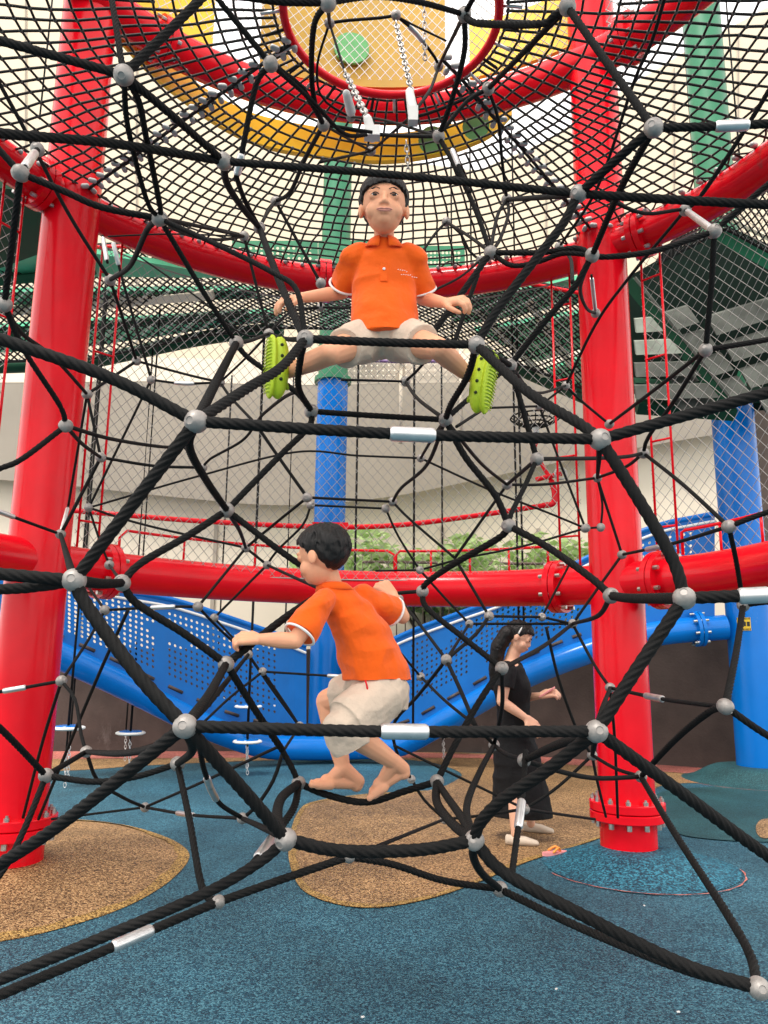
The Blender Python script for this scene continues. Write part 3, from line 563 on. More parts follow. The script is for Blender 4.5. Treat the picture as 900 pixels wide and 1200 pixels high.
for a, b, ctrl, w, sl in RP:
    qa, qb = nq(a), nq(b); pts = [Pd(*qa)]; px = [qa]+[None]*len(ctrl)+[qb]
    xy = [np.array(qa[:2])]+[np.array(c, float) for c in ctrl]+[np.array(qb[:2])]
    if len(ctrl) == 1:   # taut ropes: halve the sag of gently bent ones
        A_, B_ = xy[0], xy[-1]; u_ = (B_-A_)/np.linalg.norm(B_-A_); off = (xy[1]-A_)-u_*((xy[1]-A_)@u_)
        if np.linalg.norm(off) < .16*np.linalg.norm(B_-A_): xy[1] = xy[1]-off*.45
    ctrl = [tuple(c) for c in xy[1:-1]]
    seg = np.concatenate([[0], np.cumsum([np.linalg.norm(xy[i+1]-xy[i]) for i in range(len(xy)-1)])]); seg /= seg[-1]
    for i, c in enumerate(ctrl): pts.append(Pd(c[0], c[1], 1/((1-seg[i+1])/qa[2]+seg[i+1]/qb[2])))
    pts.append(Pd(*qb)); dm = (qa[2]+qb[2])/2
    pts0 = list(pts)
    for q_, end in ((qa, 0), (qb, 1)):   # ropes that leave the frame run on towards the tower ring
        if q_[0] < -20 or q_[0] > 920 or q_[1] < -15 or q_[1] > 1190:
            if len(pts) > 1:
                e0, e1 = (pts[1], pts[0]) if not end else (pts[-2], pts[-1]); d_ = (e1-e0)/np.linalg.norm(e1-e0); L_ = 1.2
                if d_[2] < -.05: L_ = min(L_, max(.02, (e1[2]-.02)/-d_[2]))
                if end: pts.append(e1+d_*L_)
                else: pts.insert(0, e1+d_*L_)
    near = dm < 3.3
    P = spline(pts, .010 if dm < 2.6 else .012 if near else .04)
    P[:, 2] = np.maximum(P[:, 2], .02)
    r = ROPE_R*w
    big = seg[-1]*r/dm*sum(np.linalg.norm(xy[i+1]-xy[i]) for i in range(len(xy)-1))
    rope_items.append((big, P, r, near, dm)); 
    P0 = spline(pts0, .02)
    for t0, t1 in sl: sleeves.append((cutlen(P0, t0), cutlen(P0, (t0+t1)/2), cutlen(P0, t1), r))
rope_items.sort(key=lambda t: -t[0])
rest = MB()
for i, (big, P, r, near, dm_) in enumerate(rope_items):
    m = MB() if i < 100 else rest
    m.tube(P, r*(1.04 if dm_ < 2.6 else .98 if near else .80), 24 if near else 9, lobes=6 if near else 0, twist=.6/r if near else 0, lobe_amp=.2)
    if i < 100: m.build('rope', M['rope'], net)
o = rest.build('thin_rope', M['rope'], net); o['kind'] = 'stuff'
for a, m_, b, r in sleeves:
    mb = MB(); R_ = r*1.32; d = nrm(b-a)
    mb.tube([a-d*.004, a, a+d*.004, m_, b-d*.004, b, b+d*.004], [r, R_*.93, R_, R_, R_, R_*.93, r], 18); mb.build('sleeve', M['galv'], net, autos=35)
items = sorted(N, key=lambda k: -N[k][2]); restb = MB()
for i, k in enumerate(items):
    p = nd(k); rr = N[k][2]*DEP[k]/F/2*1.0; m = MB() if i < 100 else restb
    ax = nrm(rng.normal(0, .45, 3)+[0, -.9, .25]); fr = frame(ax)
    pr = []
    for t in np.linspace(-PI/2, PI/2, 17):
        q = rr*math.cos(t)*(1.0 if abs(t) > .09 else .955); pr.append((max(q, rr*.02), rr*1.06*math.sin(t)))
    # bolt recess on the front cap
    pr = pr[:-3]+[(rr*.34, rr*1.0), (rr*.30, rr*.93), (rr*.02, rr*.93)]
    m.lathe(pr, p, 24, fr)
    if i < 100: m.build('ball_joint', M['alu'], net, autos=50)
o = restb.build('small_ball_joint', M['alu'], net); o['kind'] = 'stuff'
# chains and shackles below the hole ring
def chain_obj(a, b, parent, name='chain', lk=.028, r=.0035, m=None):
    a = V(a); b = V(b); L = np.linalg.norm(b-a); n_ = max(2, int(L/(lk*.72))); d = (b-a)/L; mb = MB()
    for i in range(n_):
        c = a+d*(L*(i+.5)/n_); fr = frame(d, (1, 0, 0) if i % 2 else (0, 1, .2))
        pts = [c+fr[:, 2]*lk*.5*math.sin(t)+fr[:, 0]*lk*.28*math.cos(t) for t in np.linspace(0, 2*PI, 13)[:-1]]
        mb.tube(pts, r, 6, closed=True)
    return mb.build(name, m or M['chrome'], parent)
chain_obj(Pd(404, 84, 3.9), Pd(433, 143, 3.5), net, lk=.05, r=.006)
chain_obj(Pd(464, 26, 4.1), Pd(482, 107, 3.7), net, lk=.045, r=.005)
chain_obj(Pd(476, 165, 4.2), Pd(479, 210, 4.2), net, lk=.04, r=.004)
chain_obj(Pd(497, -5, 4.3), Pd(498, 70, 4.3), net, lk=.04, r=.004)
for q0, q1 in (((431, 140, 3.5), (436, 160, 3.5)), ((480, 108, 3.65), (484, 132, 3.6)), ((406, 110, 3.9), (411, 130, 4.0))):
    mb = MB(); a, b_ = Pd(*q0), Pd(*q1); mb.cap(a, b_, .020, .026); mb.build('connector', M['white'], net)
mb = MB(); mb.box(Pd(436, 156, 3.48), (.072, .05, .05)); o = mb.build('clamp', M['white'], net, smooth=False)
mb = MB(); mb.box(Pd(484, 136, 3.58), (.045, .05, .075)); o = mb.build('clamp', M['white'], net, smooth=False)
# ------------------------------------------------------------------ second tower behind: blue / green columns
def bg_column(c, r, zs, h, label):
    root = empty('blue_column', c, label, 'column', 'blue and green columns of the tower behind')
    b = MB(); b.cyl(V(c)+[0, 0, .0], V(c)+[0, 0, zs], r, n=40); b.build('lower_shaft', M['blue'], root, autos=40)
    b = MB(); b.cyl(V(c)+[0, 0, zs+.04], V(c)+[0, 0, h], r*.98, n=40); b.build('upper_shaft', M['green'], root, autos=40)
    b = MB(); b.cyl(V(c)+[0, 0, zs-.03], V(c)+[0, 0, zs+.04], r+.05, n=40); b.build('collar', M['green'], root, autos=40)
    return root
bg_column(BM, .225, 5.35, 11, 'blue column with green upper half standing behind the two boys')
rc = bg_column(BR, .245, 4.5, 11, 'blue column with green upper half and a yellow warning sticker on the right')
# sticker
st = MB(); a0 = -PI*.5-.16; z = PY(872, 731, 8.82)[2]
def onc(a, zz, e=0): return [BR[0]+(.245+e)*math.cos(a), BR[1]+(.245+e)*math.sin(a), zz]
ac = math.atan2(*(np.array([0, 0])-BR[:2])[::-1])
k = 8; vv = []
for i in range(k+1):
    a = ac-.62+.6*(i/k)+.1
    vv += [onc(a, z-.075, .004), onc(a, z+.075, .004)]
st.add(vv, [(2*i, 2*i+2, 2*i+3, 2*i+1) for i in range(k)]); so = st.build('warning_sticker', M['stickery'], rc)
st = MB()
for zz in (-.062, .062):
    for i in range(11):
        a = ac-.52+.6*(i/11); st.add([onc(a, z+zz-.012, .007), onc(a+.025, z+zz-.012, .007), onc(a+.04, z+zz+.012, .007), onc(a+.015, z+zz+.012, .007)], [(0, 1, 2, 3)])
for a0_, w_, h_ in ((-.46, .2, .05), (-.22, .1, .05), (-.08, .12, .05)):
    st.add([onc(ac+a0_, z-h_/2, .007), onc(ac+a0_+w_, z-h_/2, .007), onc(ac+a0_+w_, z+h_/2, .007), onc(ac+a0_, z+h_/2, .007)], [(0, 1, 2, 3)])
st.build('sticker_print', M['ink'], so)
# blue tube beam (hanging like a smile between the columns)
tp = [PY(-60, 700, 7.8), PY(20, 745, 8.2), PY(80, 773, 8.5), PY(150, 806, 8.9), PY(230, 846, 9.4), PY(300, 872, 9.8), PY(350, 880, 10.05), PY(420, 884, 10.2), PY(470, 872, 10.1), PY(530, 840, 9.8), PY(600, 800, 9.5), PY(660, 774, 9.3), PY(720, 754, 9.2), PY(780, 741, 9.1), PY(850, 735, 9.05)]
tp[6][2] = max(tp[6][2], .19); tp[7][2] = max(tp[7][2], .19)
TPS = spline(tp, nseg=8)
beam = empty('blue_tube_beam', TPS[56], 'thick curved blue tube sweeping down to the ground behind the lower boy', 'tube beam')
b = MB(); b.tube(TPS, .145, 24); b.build('tube', M['blue'], beam, autos=50)
for q in (PY(818, 737, 9.07),):
    t = nrm(tp[-1]-tp[-2]); fr = frame(t)
    for k in (-1, 1):
        f = MB(); f.lathe([(.14, -.02), (.205, -.02), (.205, .02), (.14, .02)], q+t*k*.024, 28, fr); f.build('flange', M['blue'], beam, autos=40)
    for k in range(8):
        an = 2*PI*(k+.5)/8; p = q+(fr[:, 0]*math.cos(an)+fr[:, 1]*math.sin(an))*.178
        f = MB(); f.cyl(p-t*.085, p+t*.085, .016, n=6); f.build('bolt', M['chrome'], beam, smooth=False)
# perforated blue panels (true holes)
def perf_panel(name, top, bot, holes, label, pitch=.076, rad=.0175, slots=True):
    """top/bot: 3D polylines left->right of same count; ruled surface; holes(u_m,v_m,U,Vm)->bool"""
    top = spline(top, nseg=12); bot = spline(bot, nseg=12); n = len(top)
    U = np.concatenate([[0], np.cumsum(np.linalg.norm(np.diff(bot, axis=0), axis=1))]); W = U[-1]
    def S_(u, v): # u metres, v 0..1
        i = min(n-2, max(0, np.searchsorted(U, u)-1)); t = (u-U[i])/(U[i+1]-U[i]+1e-9)
        a = bot[i]+(bot[i+1]-bot[i])*t; b_ = top[i]+(top[i+1]-top[i])*t; return a+(b_-a)*v
    Hm = max(np.linalg.norm(top-bot, axis=1)); nu = int(W/pitch); nv = int(Hm/pitch)
    root = empty(name, S_(W/2, 0), label, 'panel', 'blue perforated panels above the blue tube'); mb = MB(); vv = []; fs = []
    grid = {}
    def gv(i, j):
        if (i, j) not in grid: grid[(i, j)] = len(vv); vv.append(S_(W*i/nu, j/nv))
        return grid[(i, j)]
    for i in range(nu):
        hh = np.linalg.norm(S_(W*(i+.5)/nu, 1)-S_(W*(i+.5)/nu, 0))
        for j in range(nv):
            cs = [gv(i, j), gv(i+1, j), gv(i+1, j+1), gv(i, j+1)]
            u, v = W*(i+.5)/nu, (j+.5)/nv; c = S_(u, v)
            if holes(c, u/W, v) and hh > .25:
                du = nrm(S_(min(W, u+.05), v)-c); dv = nrm(S_(u, v+.02)-c); b0 = len(vv)
                ry = min(rad, .42*hh/nv)
                ring_ = [c+du*rad*math.cos(a)+dv*ry*math.sin(a) for a in [PI*1.25+k*PI/4 for k in range(8)]]
                vv.extend(ring_)
                mids = []
                for k in range(4):
                    a, b_ = cs[k], cs[(k+1) % 4]; r0, r1, r2 = b0+2*k, b0+2*k+1, b0+(2*k+2) % 8
                    fs.append((a, b_, r2, r1, r0))
            else: fs.append(tuple(cs))
    mb.add(vv, fs); o = mb.build('sheet', M['dblue'], root, smooth=False)
    sm = o.modifiers.new('thick', 'SOLIDIFY'); sm.thickness = .006
    # frame bars
    f = MB(); f.tube(top, .032, 10); f.build('top_rail', M['blue'], root)
    f = MB(); f.tube([p+[0, -.01, -.09] for p in top], .018, 8); f.build('trim_strip', M['white'], root)
    # dark slots just above the lower tube
    if slots:
        for i in range(5, n-4, 6):
            a = bot[i]+(top[i]-bot[i])*.09; b_ = bot[min(n-1, i+3)]+(top[min(n-1, i+3)]-bot[min(n-1, i+3)])*.09
            f = MB(); f.tube([a+[0, -.004, 0], b_+[0, -.004, 0]], .02, 4); f.build('slot_strip', M['brownwall'], root)
    return root
def bots(xs): 
    out = []
    for x in xs:
        p = TPS[np.argmin([abs(proj(q)[0]-x) for q in TPS])]; out.append(p+[0, .06, .14])
    return out
def tops(bb, ys):
    out = []
    for p, y in zip(bb, ys):
        x = proj(p)[0]; out.append(PY(x, y, p[1]))
    return out
bl = bots([-30, 60, 130, 200, 270, 330, 360]); tl = tops(bl, [640, 672, 690, 703, 724, 746, 757])
perf_panel('perforated_panel', tl, bl, lambda c, u, v: (.10 < u < .9 and .2 < v < .9 and not (.515 < u < .545)) and mnoise.noise(Vector((u*5, v*3, .3))) > -.4, 'blue perforated panel left of the lower boy, above the blue tube')
br1 = bots([415, 470, 530, 590, 650, 700]); tr1 = tops(br1, [775, 745, 722, 700, 672, 650])
perf_panel('perforated_panel', tr1, br1, lambda c, u, v: (.22 < u < .96 and .22 < v < .9) and mnoise.noise(Vector((u*5+7, v*3, .3))) > -.4, 'blue perforated panel behind the woman in black')
br2 = bots([705, 740, 780, 810, 838]); tr2 = tops(br2, [648, 628, 614, 607, 602])
perf_panel('perforated_panel', tr2, br2, lambda c, u, v: .1 < u < .85 and .25 < v < .9, 'blue perforated panel right of the red column, beside the stickered blue column', slots=False)
# ------------------------------------------------------------------ hanging steps
HS = [(80, 853, 38), (153, 859, 34), (89, 782, 35), (152, 794, 30), (290, 869, 34), (291, 828, 32), (331, 827, 28), (253, 818, 27), (519, 821, 28), (519, 862, 30)]
where = ['lowest at the left beside the red column', 'low beside the first disc, above the tan strip', 'high beside the left red column', 'small and high before the dotted blue panel',
         'largest of those below the lower boy\'s hand', 'in front of the blue panel under the lower boy\'s forearm', 'nearest to the blue column behind the boy', 'partly behind the ropes left of the boy', 'right of the lower boy\'s shorts', 'right of the lower boy\'s foot']
for (px, py, w), wh in zip(HS, where):
    d = .33*F/w; p = Pd(px, py, d); root = empty('hanging_step', p, 'hanging step disc, '+wh, 'hanging step', 'hanging step discs on ropes')
    b = MB(); b.lathe([(.02, -.018), (.14, -.018), (.165, -.006), (.165, .006), (.155, .014), (.02, .016)], p, 28); b.build('disc', M['white'], root, autos=30)
    b = MB(); b.lathe([(.02, .017), (.125, .017), (.12, .024), (.02, .024)], p, 28); b.build('pad', M['blue'], root, autos=30)
    b = MB(); b.tube([p+[0, 0, .0], p+[.003, 0, 1.5], p+[0, 0, 5.6-p[2]]], .014, 8, lobes=4, twist=30); b.build('rope', M['rope'], root)
    b = MB(); b.cyl(p-[0, 0, .02], [p[0], p[1], min(.36, p[2]-.06)], .011, n=8); b.build('rope_end', M['rope'], root)
    chain_obj([p[0], p[1], min(.38, p[2]-.05)], [p[0]+.015, p[1], .01], root, lk=.05, r=.0042, m=M['galv'])
for (px, pb, d, wh) in ((412, 880, 8.4, 'nearest right of the boy\'s blue column'), (484, 860, 8.0, 'just right of the lower boy\'s back'), (608, 740, 9.0, 'left one of the close pair above the woman in black'), (614, 740, 9.0, 'right one of the close pair above the woman in black')):
    p = Pd(px, pb, d); b = MB(); b.tube([p, [p[0]+.004, p[1], 3], [p[0], p[1], 5.6]], .013, 8); tag(b.build('hanging_rope', M['rope']), 'thin dark vertical rope, '+wh, 'rope', 'thin vertical ropes of the tower behind')
# right hand neighbouring net
net3 = empty('net_deck', PY(850, 250, 6.2), 'black rope net just right of the right red column, above the green stairs', 'net')
b = MB()
def n3(u, v):
    x = 770+u*230; yn = np.interp(x, [770, 850, 1000], [305, 205, 120]); yf = np.interp(x, [770, 850, 1000], [309, 268, 350]); return PY(x, yn+(yf-yn)*v, 6.5+1.4*v)
for i in range(-10, 27):
    P = [n3((i+j*.9)/26, j/10) for j in range(11) if 0 <= i+j*.9 <= 26]
    if len(P) > 1: b.tube(P, .009, 5, False)
for i in range(0, 37):
    P = [n3((i-j*.9)/26, j/10) for j in range(11) if 0 <= i-j*.9 <= 26]
    if len(P) > 1: b.tube(P, .009, 5, False)
b.build('net', M['netrope'], net3); b = MB(); b.tube([n3(u, 1) for u in np.linspace(0, 1, 30)], .02, 6); b.build('edge_rope', M['netrope'], net3)
# ------------------------------------------------------------------ brown retaining wall
wb = [(-300, 886), (60, 881), (350, 881), (560, 882), (700, 892), (860, 903), (1150, 922)]
wp = [G(*p) for p in wb]; wp = [np.array([p[0], p[1], 0]) for p in wp]
b = MB(); vv = []
for p in wp:
    hh = 1.42 if proj(p)[0] < 555 else 1.78; vv += [p, p+[0, 0, hh], p+[0, .22, hh], p+[0, .22, 0]]
b.add(vv, [(4*i+k, 4*i+(k+1) % 4, 4*(i+1)+(k+1) % 4, 4*(i+1)+k) for i in range(len(wp)-1) for k in range(4)])
wo = b.build('retaining_wall', M['brownwall'], smooth=False); tag(wo, 'low dark brown retaining wall behind the whole play area', 'wall')
# ------------------------------------------------------------------ building behind with curved beige soffit
bld = empty('curved_building', (0, 15, 0), 'long pale building behind the mesh with a curved beige band', 'building')
tpx = [(-350, 452), (-100, 449), (60, 448), (200, 447), (330, 451), (450, 449), (560, 440), (660, 428), (780, 405), (900, 380), (1150, 330)]
bpx = [(-350, 545), (-100, 556), (60, 567), (200, 582), (330, 592), (450, 583), (560, 562), (660, 541), (780, 519), (900, 497), (1150, 440)]
tpn = spline([PY(*p, 14.0) for p in tpx], nseg=8); bt = spline([PY(*p, 14.2) for p in bpx], nseg=8); n = len(tpn)
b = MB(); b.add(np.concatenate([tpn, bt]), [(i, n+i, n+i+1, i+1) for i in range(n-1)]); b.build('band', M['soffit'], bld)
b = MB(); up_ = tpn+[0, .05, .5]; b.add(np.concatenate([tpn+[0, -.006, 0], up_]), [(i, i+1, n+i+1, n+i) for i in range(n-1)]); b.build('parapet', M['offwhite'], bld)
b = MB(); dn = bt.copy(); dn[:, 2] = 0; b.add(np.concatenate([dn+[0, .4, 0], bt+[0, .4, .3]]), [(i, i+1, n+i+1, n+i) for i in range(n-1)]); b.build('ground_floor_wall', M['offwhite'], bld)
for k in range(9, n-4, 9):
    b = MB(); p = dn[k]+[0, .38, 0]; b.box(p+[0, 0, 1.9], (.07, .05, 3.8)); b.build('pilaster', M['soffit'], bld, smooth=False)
# upper cream facades / canopies
cv = empty('cream_building', (0, 17, 0), 'tall cream building rising behind the net deck', 'building')
sky_l = [(-500, -260), (140, -260), (155, 40), (200, 96), (262, 142), (330, 170), (450, 186), (560, 200), (640, 165), (720, 112), (800, 62), (900, 8), (1400, -260), (1400, 500), (-500, 500)]
b = MB(); b.prism([PY(*p, 17.5) for p in sky_l], (0, .4, 0)); b.build('facade', M['cream'], cv, smooth=False)
for px in (-40, 30, 95, 160, 640, 720, 790, 865, 940):
    top = 0 if px < 100 or px > 900 else {160: 70, 640: 175, 720: 125, 790: 80, 865: 40}.get(px, 40)
    a, c = PY(px, top, 17.46), PY(px, 480, 17.46); b = MB(); b.tube([a, c], .02, 4); b.build('panel_joint', M['soffit'], cv, smooth=False)
# hanging lamps / thin vertical cables
cab = [(66, -5, 140, 9.4), (100, -5, 260, 9.4), (528, 160, 420, 9.2), (550, 165, 330, 9.2), (598, 130, 300, 9.2), (797, 20, 230, 9.8), (850, 30, 230, 9.8)]
CL_ = ['left of the left red column, nearer the edge', 'just left of the left red column', 'above the sitting boy, first right of his head', 'right of the sitting boy, beside the green dot', 'left of the right red column under the red ring', 'just left of the green upper column', 'just right of the green upper column']
for (px, ya, yb, Y), cl_ in zip(cab, CL_):
    a, c = PY(px, ya-40, Y), PY(px, yb, Y); c[0] = a[0]; b = MB(); b.tube([a, c], .012, 6)
    tag(b.build('hanging_cable', M['rope']), 'thin dark cable hanging '+cl_, 'cable', 'thin cables behind the net deck')
# ------------------------------------------------------------------ green decks of the tower behind
def slab(name, px, Y0, th, m, label, cat, sm=False):
    b = MB(); b.prism([PY(x, y, Y) for x, y, Y in px], (0, 0, th)); return tag(b.build(name, m, smooth=sm), label, cat)
gd = empty('green_deck', (-2.4, 9, 5.4), 'green steel deck of the tower behind, seen at the left through black netting', 'deck')
Zg = 5.75
def deck_poly(px, z, th, m, nm, parent):
    b = MB(); b.prism([G(x, y, z) for x, y in px], (0, 0, th)); return b.build(nm, m, parent, smooth=False)
deck_poly([(-80, 292), (60, 290), (130, 300), (235, 318), (262, 326), (-80, 322)], Zg, .06, M['deckgreen'], 'deck_plate', gd)
deck_poly([(-80, 343), (296, 340), (306, 350), (-80, 360)], Zg, .06, M['deckgreen'], 'deck_plate', gd)
deck_poly([(-80, 388), (322, 366), (330, 376), (255, 384), (120, 404), (-80, 420)], Zg, .06, M['deckgreen'], 'deck_plate', gd)
for i, (x0, y0, x1, y1) in enumerate([(-60, 330, 110, 312), (-60, 365, 250, 340), (-60, 392, 290, 362)]):
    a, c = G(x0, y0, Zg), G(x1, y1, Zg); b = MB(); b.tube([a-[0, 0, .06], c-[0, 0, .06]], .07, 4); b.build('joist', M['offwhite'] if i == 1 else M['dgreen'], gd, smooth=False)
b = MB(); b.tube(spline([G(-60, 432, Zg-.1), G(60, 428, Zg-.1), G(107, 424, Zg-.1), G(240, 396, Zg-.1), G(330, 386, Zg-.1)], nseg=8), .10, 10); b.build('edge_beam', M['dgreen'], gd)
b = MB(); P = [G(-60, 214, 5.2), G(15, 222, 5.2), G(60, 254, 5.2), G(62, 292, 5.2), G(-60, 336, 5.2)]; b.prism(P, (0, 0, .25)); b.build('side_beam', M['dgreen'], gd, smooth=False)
gd2 = empty('green_deck', (1.5, 9, 5.4), 'green steel deck of the tower behind, just left of the right red column', 'deck')
deck_poly([(520, 345), (600, 340), (690, 326), (696, 352), (560, 378), (530, 376)], Zg, .06, M['deckgreen'], 'deck_plate', gd2)
deck_poly([(556, 388), (700, 364), (712, 400), (630, 424)], Zg, .06, M['deckgreen'], 'deck_plate', gd2)
deck_poly([(640, 434), (714, 410), (720, 440), (690, 472)], Zg, .06, M['deckgreen'], 'deck_plate', gd2)
b = MB(); b.tube(spline([G(560, 408, Zg-.1), G(610, 434, Zg-.1), G(650, 452, Zg-.1), G(700, 474, Zg-.1)], nseg=8), .09, 10); b.build('edge_beam', M['dgreen'], gd2)
for x0, y0, x1, y1 in ((560, 360, 640, 440), (620, 350, 680, 440)):
    a, c = G(x0, y0, Zg), G(x1, y1, Zg); b = MB(); b.tube([a-[0, 0, .06], c-[0, 0, .06]], .06, 4); b.build('joist', M['offwhite'], gd2, smooth=False)
# green balustrade panel behind the sitting boy
gp = empty('green_balustrade', PY(405, 300, 10.2), 'green balustrade panel with round holes behind the sitting boy', 'balustrade')
def holed(o, u, v, nu, nv, rad, m, parent, nm):
    b = MB(); o, u, v = V(o), V(u), V(v); vv = []; fs = []; lu, lv = np.linalg.norm(u), np.linalg.norm(v)
    for i in range(nu):
        for j in range(nv):
            b0 = len(vv); q = [(i, j), (i+1, j), (i+1, j+1), (i, j+1)]
            vv += [o+u*a/nu+v*c/nv for a, c in q]; c = o+u*(i+.5)/nu+v*(j+.5)/nv
            if 0 < i < nu-1 and 0 < j < nv-1:
                vv += [c+u/lu*rad*math.cos(t)+v/lv*rad*math.sin(t) for t in [PI*1.25+k*PI/4 for k in range(8)]]
                fs += [(b0+k, b0+(k+1) % 4, b0+4+(2*k+2) % 8, b0+4+2*k+1, b0+4+2*k) for k in range(4)]
            else: fs.append((b0, b0+1, b0+2, b0+3))
    b.add(vv, fs); return b.build(nm, m, parent, smooth=False)
for x0, x1, y0, y1 in ((272, 373, 312, 282), (373, 470, 312, 282), (470, 545, 316, 288)):
    a, c, d = PY(x0, y0, 10.2), PY(x1, y0, 10.2), PY(x0, y1, 10.2); holed(a, c-a, d-a, 16, 5, .022, M['green'], gp, 'panel')
# second rope net (funnel of the tower behind)
net2 = empty('net_deck', (0, 8.4, 5.3), 'fine black and grey rope net slung below the green decks of the tower behind', 'net')
b = MB(); w2 = MB()
def n2(u, v):  # u 0..1 across, v 0 near..1 far
    px = -70+u*790
    far = np.interp(px, [-80, 0, 110, 240, 330, 440, 520, 600, 690, 760], [430, 424, 420, 393, 384, 386, 396, 424, 458, 470])
    near = np.interp(px, [-80, 0, 130, 240, 330, 440, 540, 620, 700, 760], [296, 294, 286, 290, 318, 324, 320, 330, 345, 350])
    Y = 8.1+1.5*v
    return PY(px, near+(far-near)*v, Y)
NU, NV = 92, 15
for i in range(-NV*2, NU+1):
    P = [n2((i+j*1.25)/NU, j/NV) for j in range(NV+1) if 0 <= i+j*1.25 <= NU]
    if len(P) > 1: b.tube(P, .0115, 5, False)
for i in range(0, NU+NV*2+1):
    P = [n2((i-j*1.1)/NU, j/NV) for j in range(NV+1) if 0 <= i-j*1.1 <= NU]
    if len(P) > 1: (b if i % 3 else w2).tube(P, .011 if i % 3 else .007, 5, False)
b.build('net', M['netrope'], net2); w2.build('grey_strands', M['brightwire'], net2)
for yy in (0.0, 1.0):
    e = MB(); e.tube([n2(u, yy) for u in np.linspace(0, 1, 60)], .02, 6); e.build('edge_rope', M['netrope'], net2)
rr_ = MB(); rr_.tube([n2(u, .02)+[0, -.05, -.03] for u in np.linspace(.1, .97, 50)], .022, 8); rr_.build('edge_rail', M['red'], net2)
# green stair on the right
sr = empty('green_stairs', (3.4, 8, 3.5), 'dark green steel stairs with grey treads right of the right red column', 'stairs')
def quadbox(px4, Y4, off, m, nm, parent):
    b = MB(); b.prism([PY(x, y, Y) for (x, y), Y in zip(px4, Y4)], off); return b.build(nm, m, parent, smooth=False)
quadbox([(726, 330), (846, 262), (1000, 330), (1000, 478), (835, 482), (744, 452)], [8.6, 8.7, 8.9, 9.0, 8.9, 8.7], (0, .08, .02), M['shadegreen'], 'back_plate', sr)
for k in range(4):
    y = 372+k*31
    for (xa, xb) in ((762+k*9, 806+k*20), (828+k*20, 1000)):
        if xa > 905: continue
        s = -.30*(xb-xa); quadbox([(xa, y), (xb, y+s), (xb+14, y+s+19), (xa+12, y+21)], [8.25, 8.3, 8.25, 8.2], (0, .05, .04), M['plank'], 'tread', sr)
def beamp(pa, pb, r, m, nm, parent):
    b = MB(); b.tube([PY(*pa), PY(*pb)], r, 4); b.build(nm, m, parent, smooth=False)
beamp((738, 330, 8.1), (850, 470, 8.1), .09, M['dgreen'], 'stringer', sr)
beamp((744, 325, 8.0), (856, 466, 8.0), .018, M['plank'], 'stringer_edge', sr)
beamp((836, 270, 8.0), (990, 355, 8.0), .10, M['green'], 'top_beam', sr)
beamp((842, 250, 8.0), (990, 325, 8.0), .03, M['offwhite'], 'top_rail', sr)
beamp((742, 452, 8.4), (990, 470, 8.4), .10, M['dgreen'], 'lower_beam', sr)
beamp((746, 476, 8.5), (860, 484, 8.5), .10, M['dgreen'], 'lower_beam', sr)
for k in range(4): quadbox([(744, 374+k*26), (764+k*22, 372+k*26), (778+k*22, 388+k*26), (746, 390+k*26)], [8.05]*4, (0, .04, .03), M['slat'] if k < 2 else M['plank'], 'tread', sr)
# brown pier at far right
b = MB(); p = PY(902, 600, 10.4); b.box((p[0], p[1], 3.2), (.5, .5, 6.4)); tag(b.build('stone_pier', M['brown'], smooth=False), 'brown stone pier at the right edge behind the blue column', 'pier')
# lilac white balustrade seen between sitting boy's legs
lb = empty('white_balustrade', PY(455, 430, 11.6), 'white dotted balustrade with lilac rail seen below the sitting boy', 'balustrade')
a, c, d = PY(392, 450, 11.6), PY(540, 448, 11.6), PY(392, 402, 11.6); holed(a, c-a, d-a, 22, 8, .014, M['offwhite'], lb, 'panel')
b = MB(); b.tube([PY(388, 421, 11.5), PY(470, 424, 11.5), PY(545, 423, 11.5)], .028, 8); b.build('rail', M['purple'], lb)
for x in (392, 470, 540):
    b = MB(); q = PY(x, 450, 11.55); b.tube([[q[0], q[1], 4.6], PY(x, 402, 11.55)], .03, 8); b.build('post', M['offwhite'], lb)
# ------------------------------------------------------------------ red talk tube on a long rail, mesh dish
rt = empty('red_pipe_rail', PY(400, 616, 10.5), 'long thin red pipe rail with a handled end, crossing behind the mesh', 'pipe rail')
b = MB(); b.tube(spline([PY(60, 596, 10.4), PY(149, 604, 10.4), PY(240, 611, 10.45), PY(360, 617, 10.5), PY(460, 616, 10.5), PY(560, 604, 10.5), PY(640, 592, 10.5)], nseg=6), .037, 10); b.build('pipe', M['red'], rt)
b = MB(); b.tube(spline([PY(636, 592.5, 10.5), PY(648, 590, 10.5), PY(650, 578, 10.5), PY(646, 563, 10.5)], nseg=5), .042, 10); b.build('riser', M['red'], rt)
b = MB(); b.tube([PY(628, 562, 10.45), PY(658, 555, 10.45)], .035, 8); b.build('handle', M['red'], rt)
b = MB(); q = PY(657, 555, 10.42); b.tube([q+[.08*math.cos(t), 0, .08*math.sin(t)] for t in np.linspace(0, 2*PI, 17)[:-1]], .016, 6, closed=True); b.build('handle_ring', M['chrome'], rt)
b = MB(); q = PY(387, 617, 10.53); b.box(q, (.5, .12, .1)); b.build('bracket', M['red'], rt, smooth=False)
dsh = empty('mesh_dish', PY(627, 490, 10.6), 'shallow dark mesh dish on a red and white stem behind the mesh', 'mesh dish')
b = MB(); c = PY(627, 490, 10.6)
for r_, z_ in ((.35, .0), (.28, -.05), (.20, -.09), (.12, -.12), (.05, -.13)): b.tube([c+[r_*math.cos(t), r_*math.sin(t), z_] for t in np.linspace(0, 2*PI, 33)[:-1]], .012, 6, closed=True)
for k in range(18):
    t = 2*PI*k/18; b.tube([c+[r_*math.cos(t), r_*math.sin(t), z_] for r_, z_ in ((.35, 0), (.28, -.05), (.20, -.09), (.12, -.12), (.05, -.13))], .009, 5)
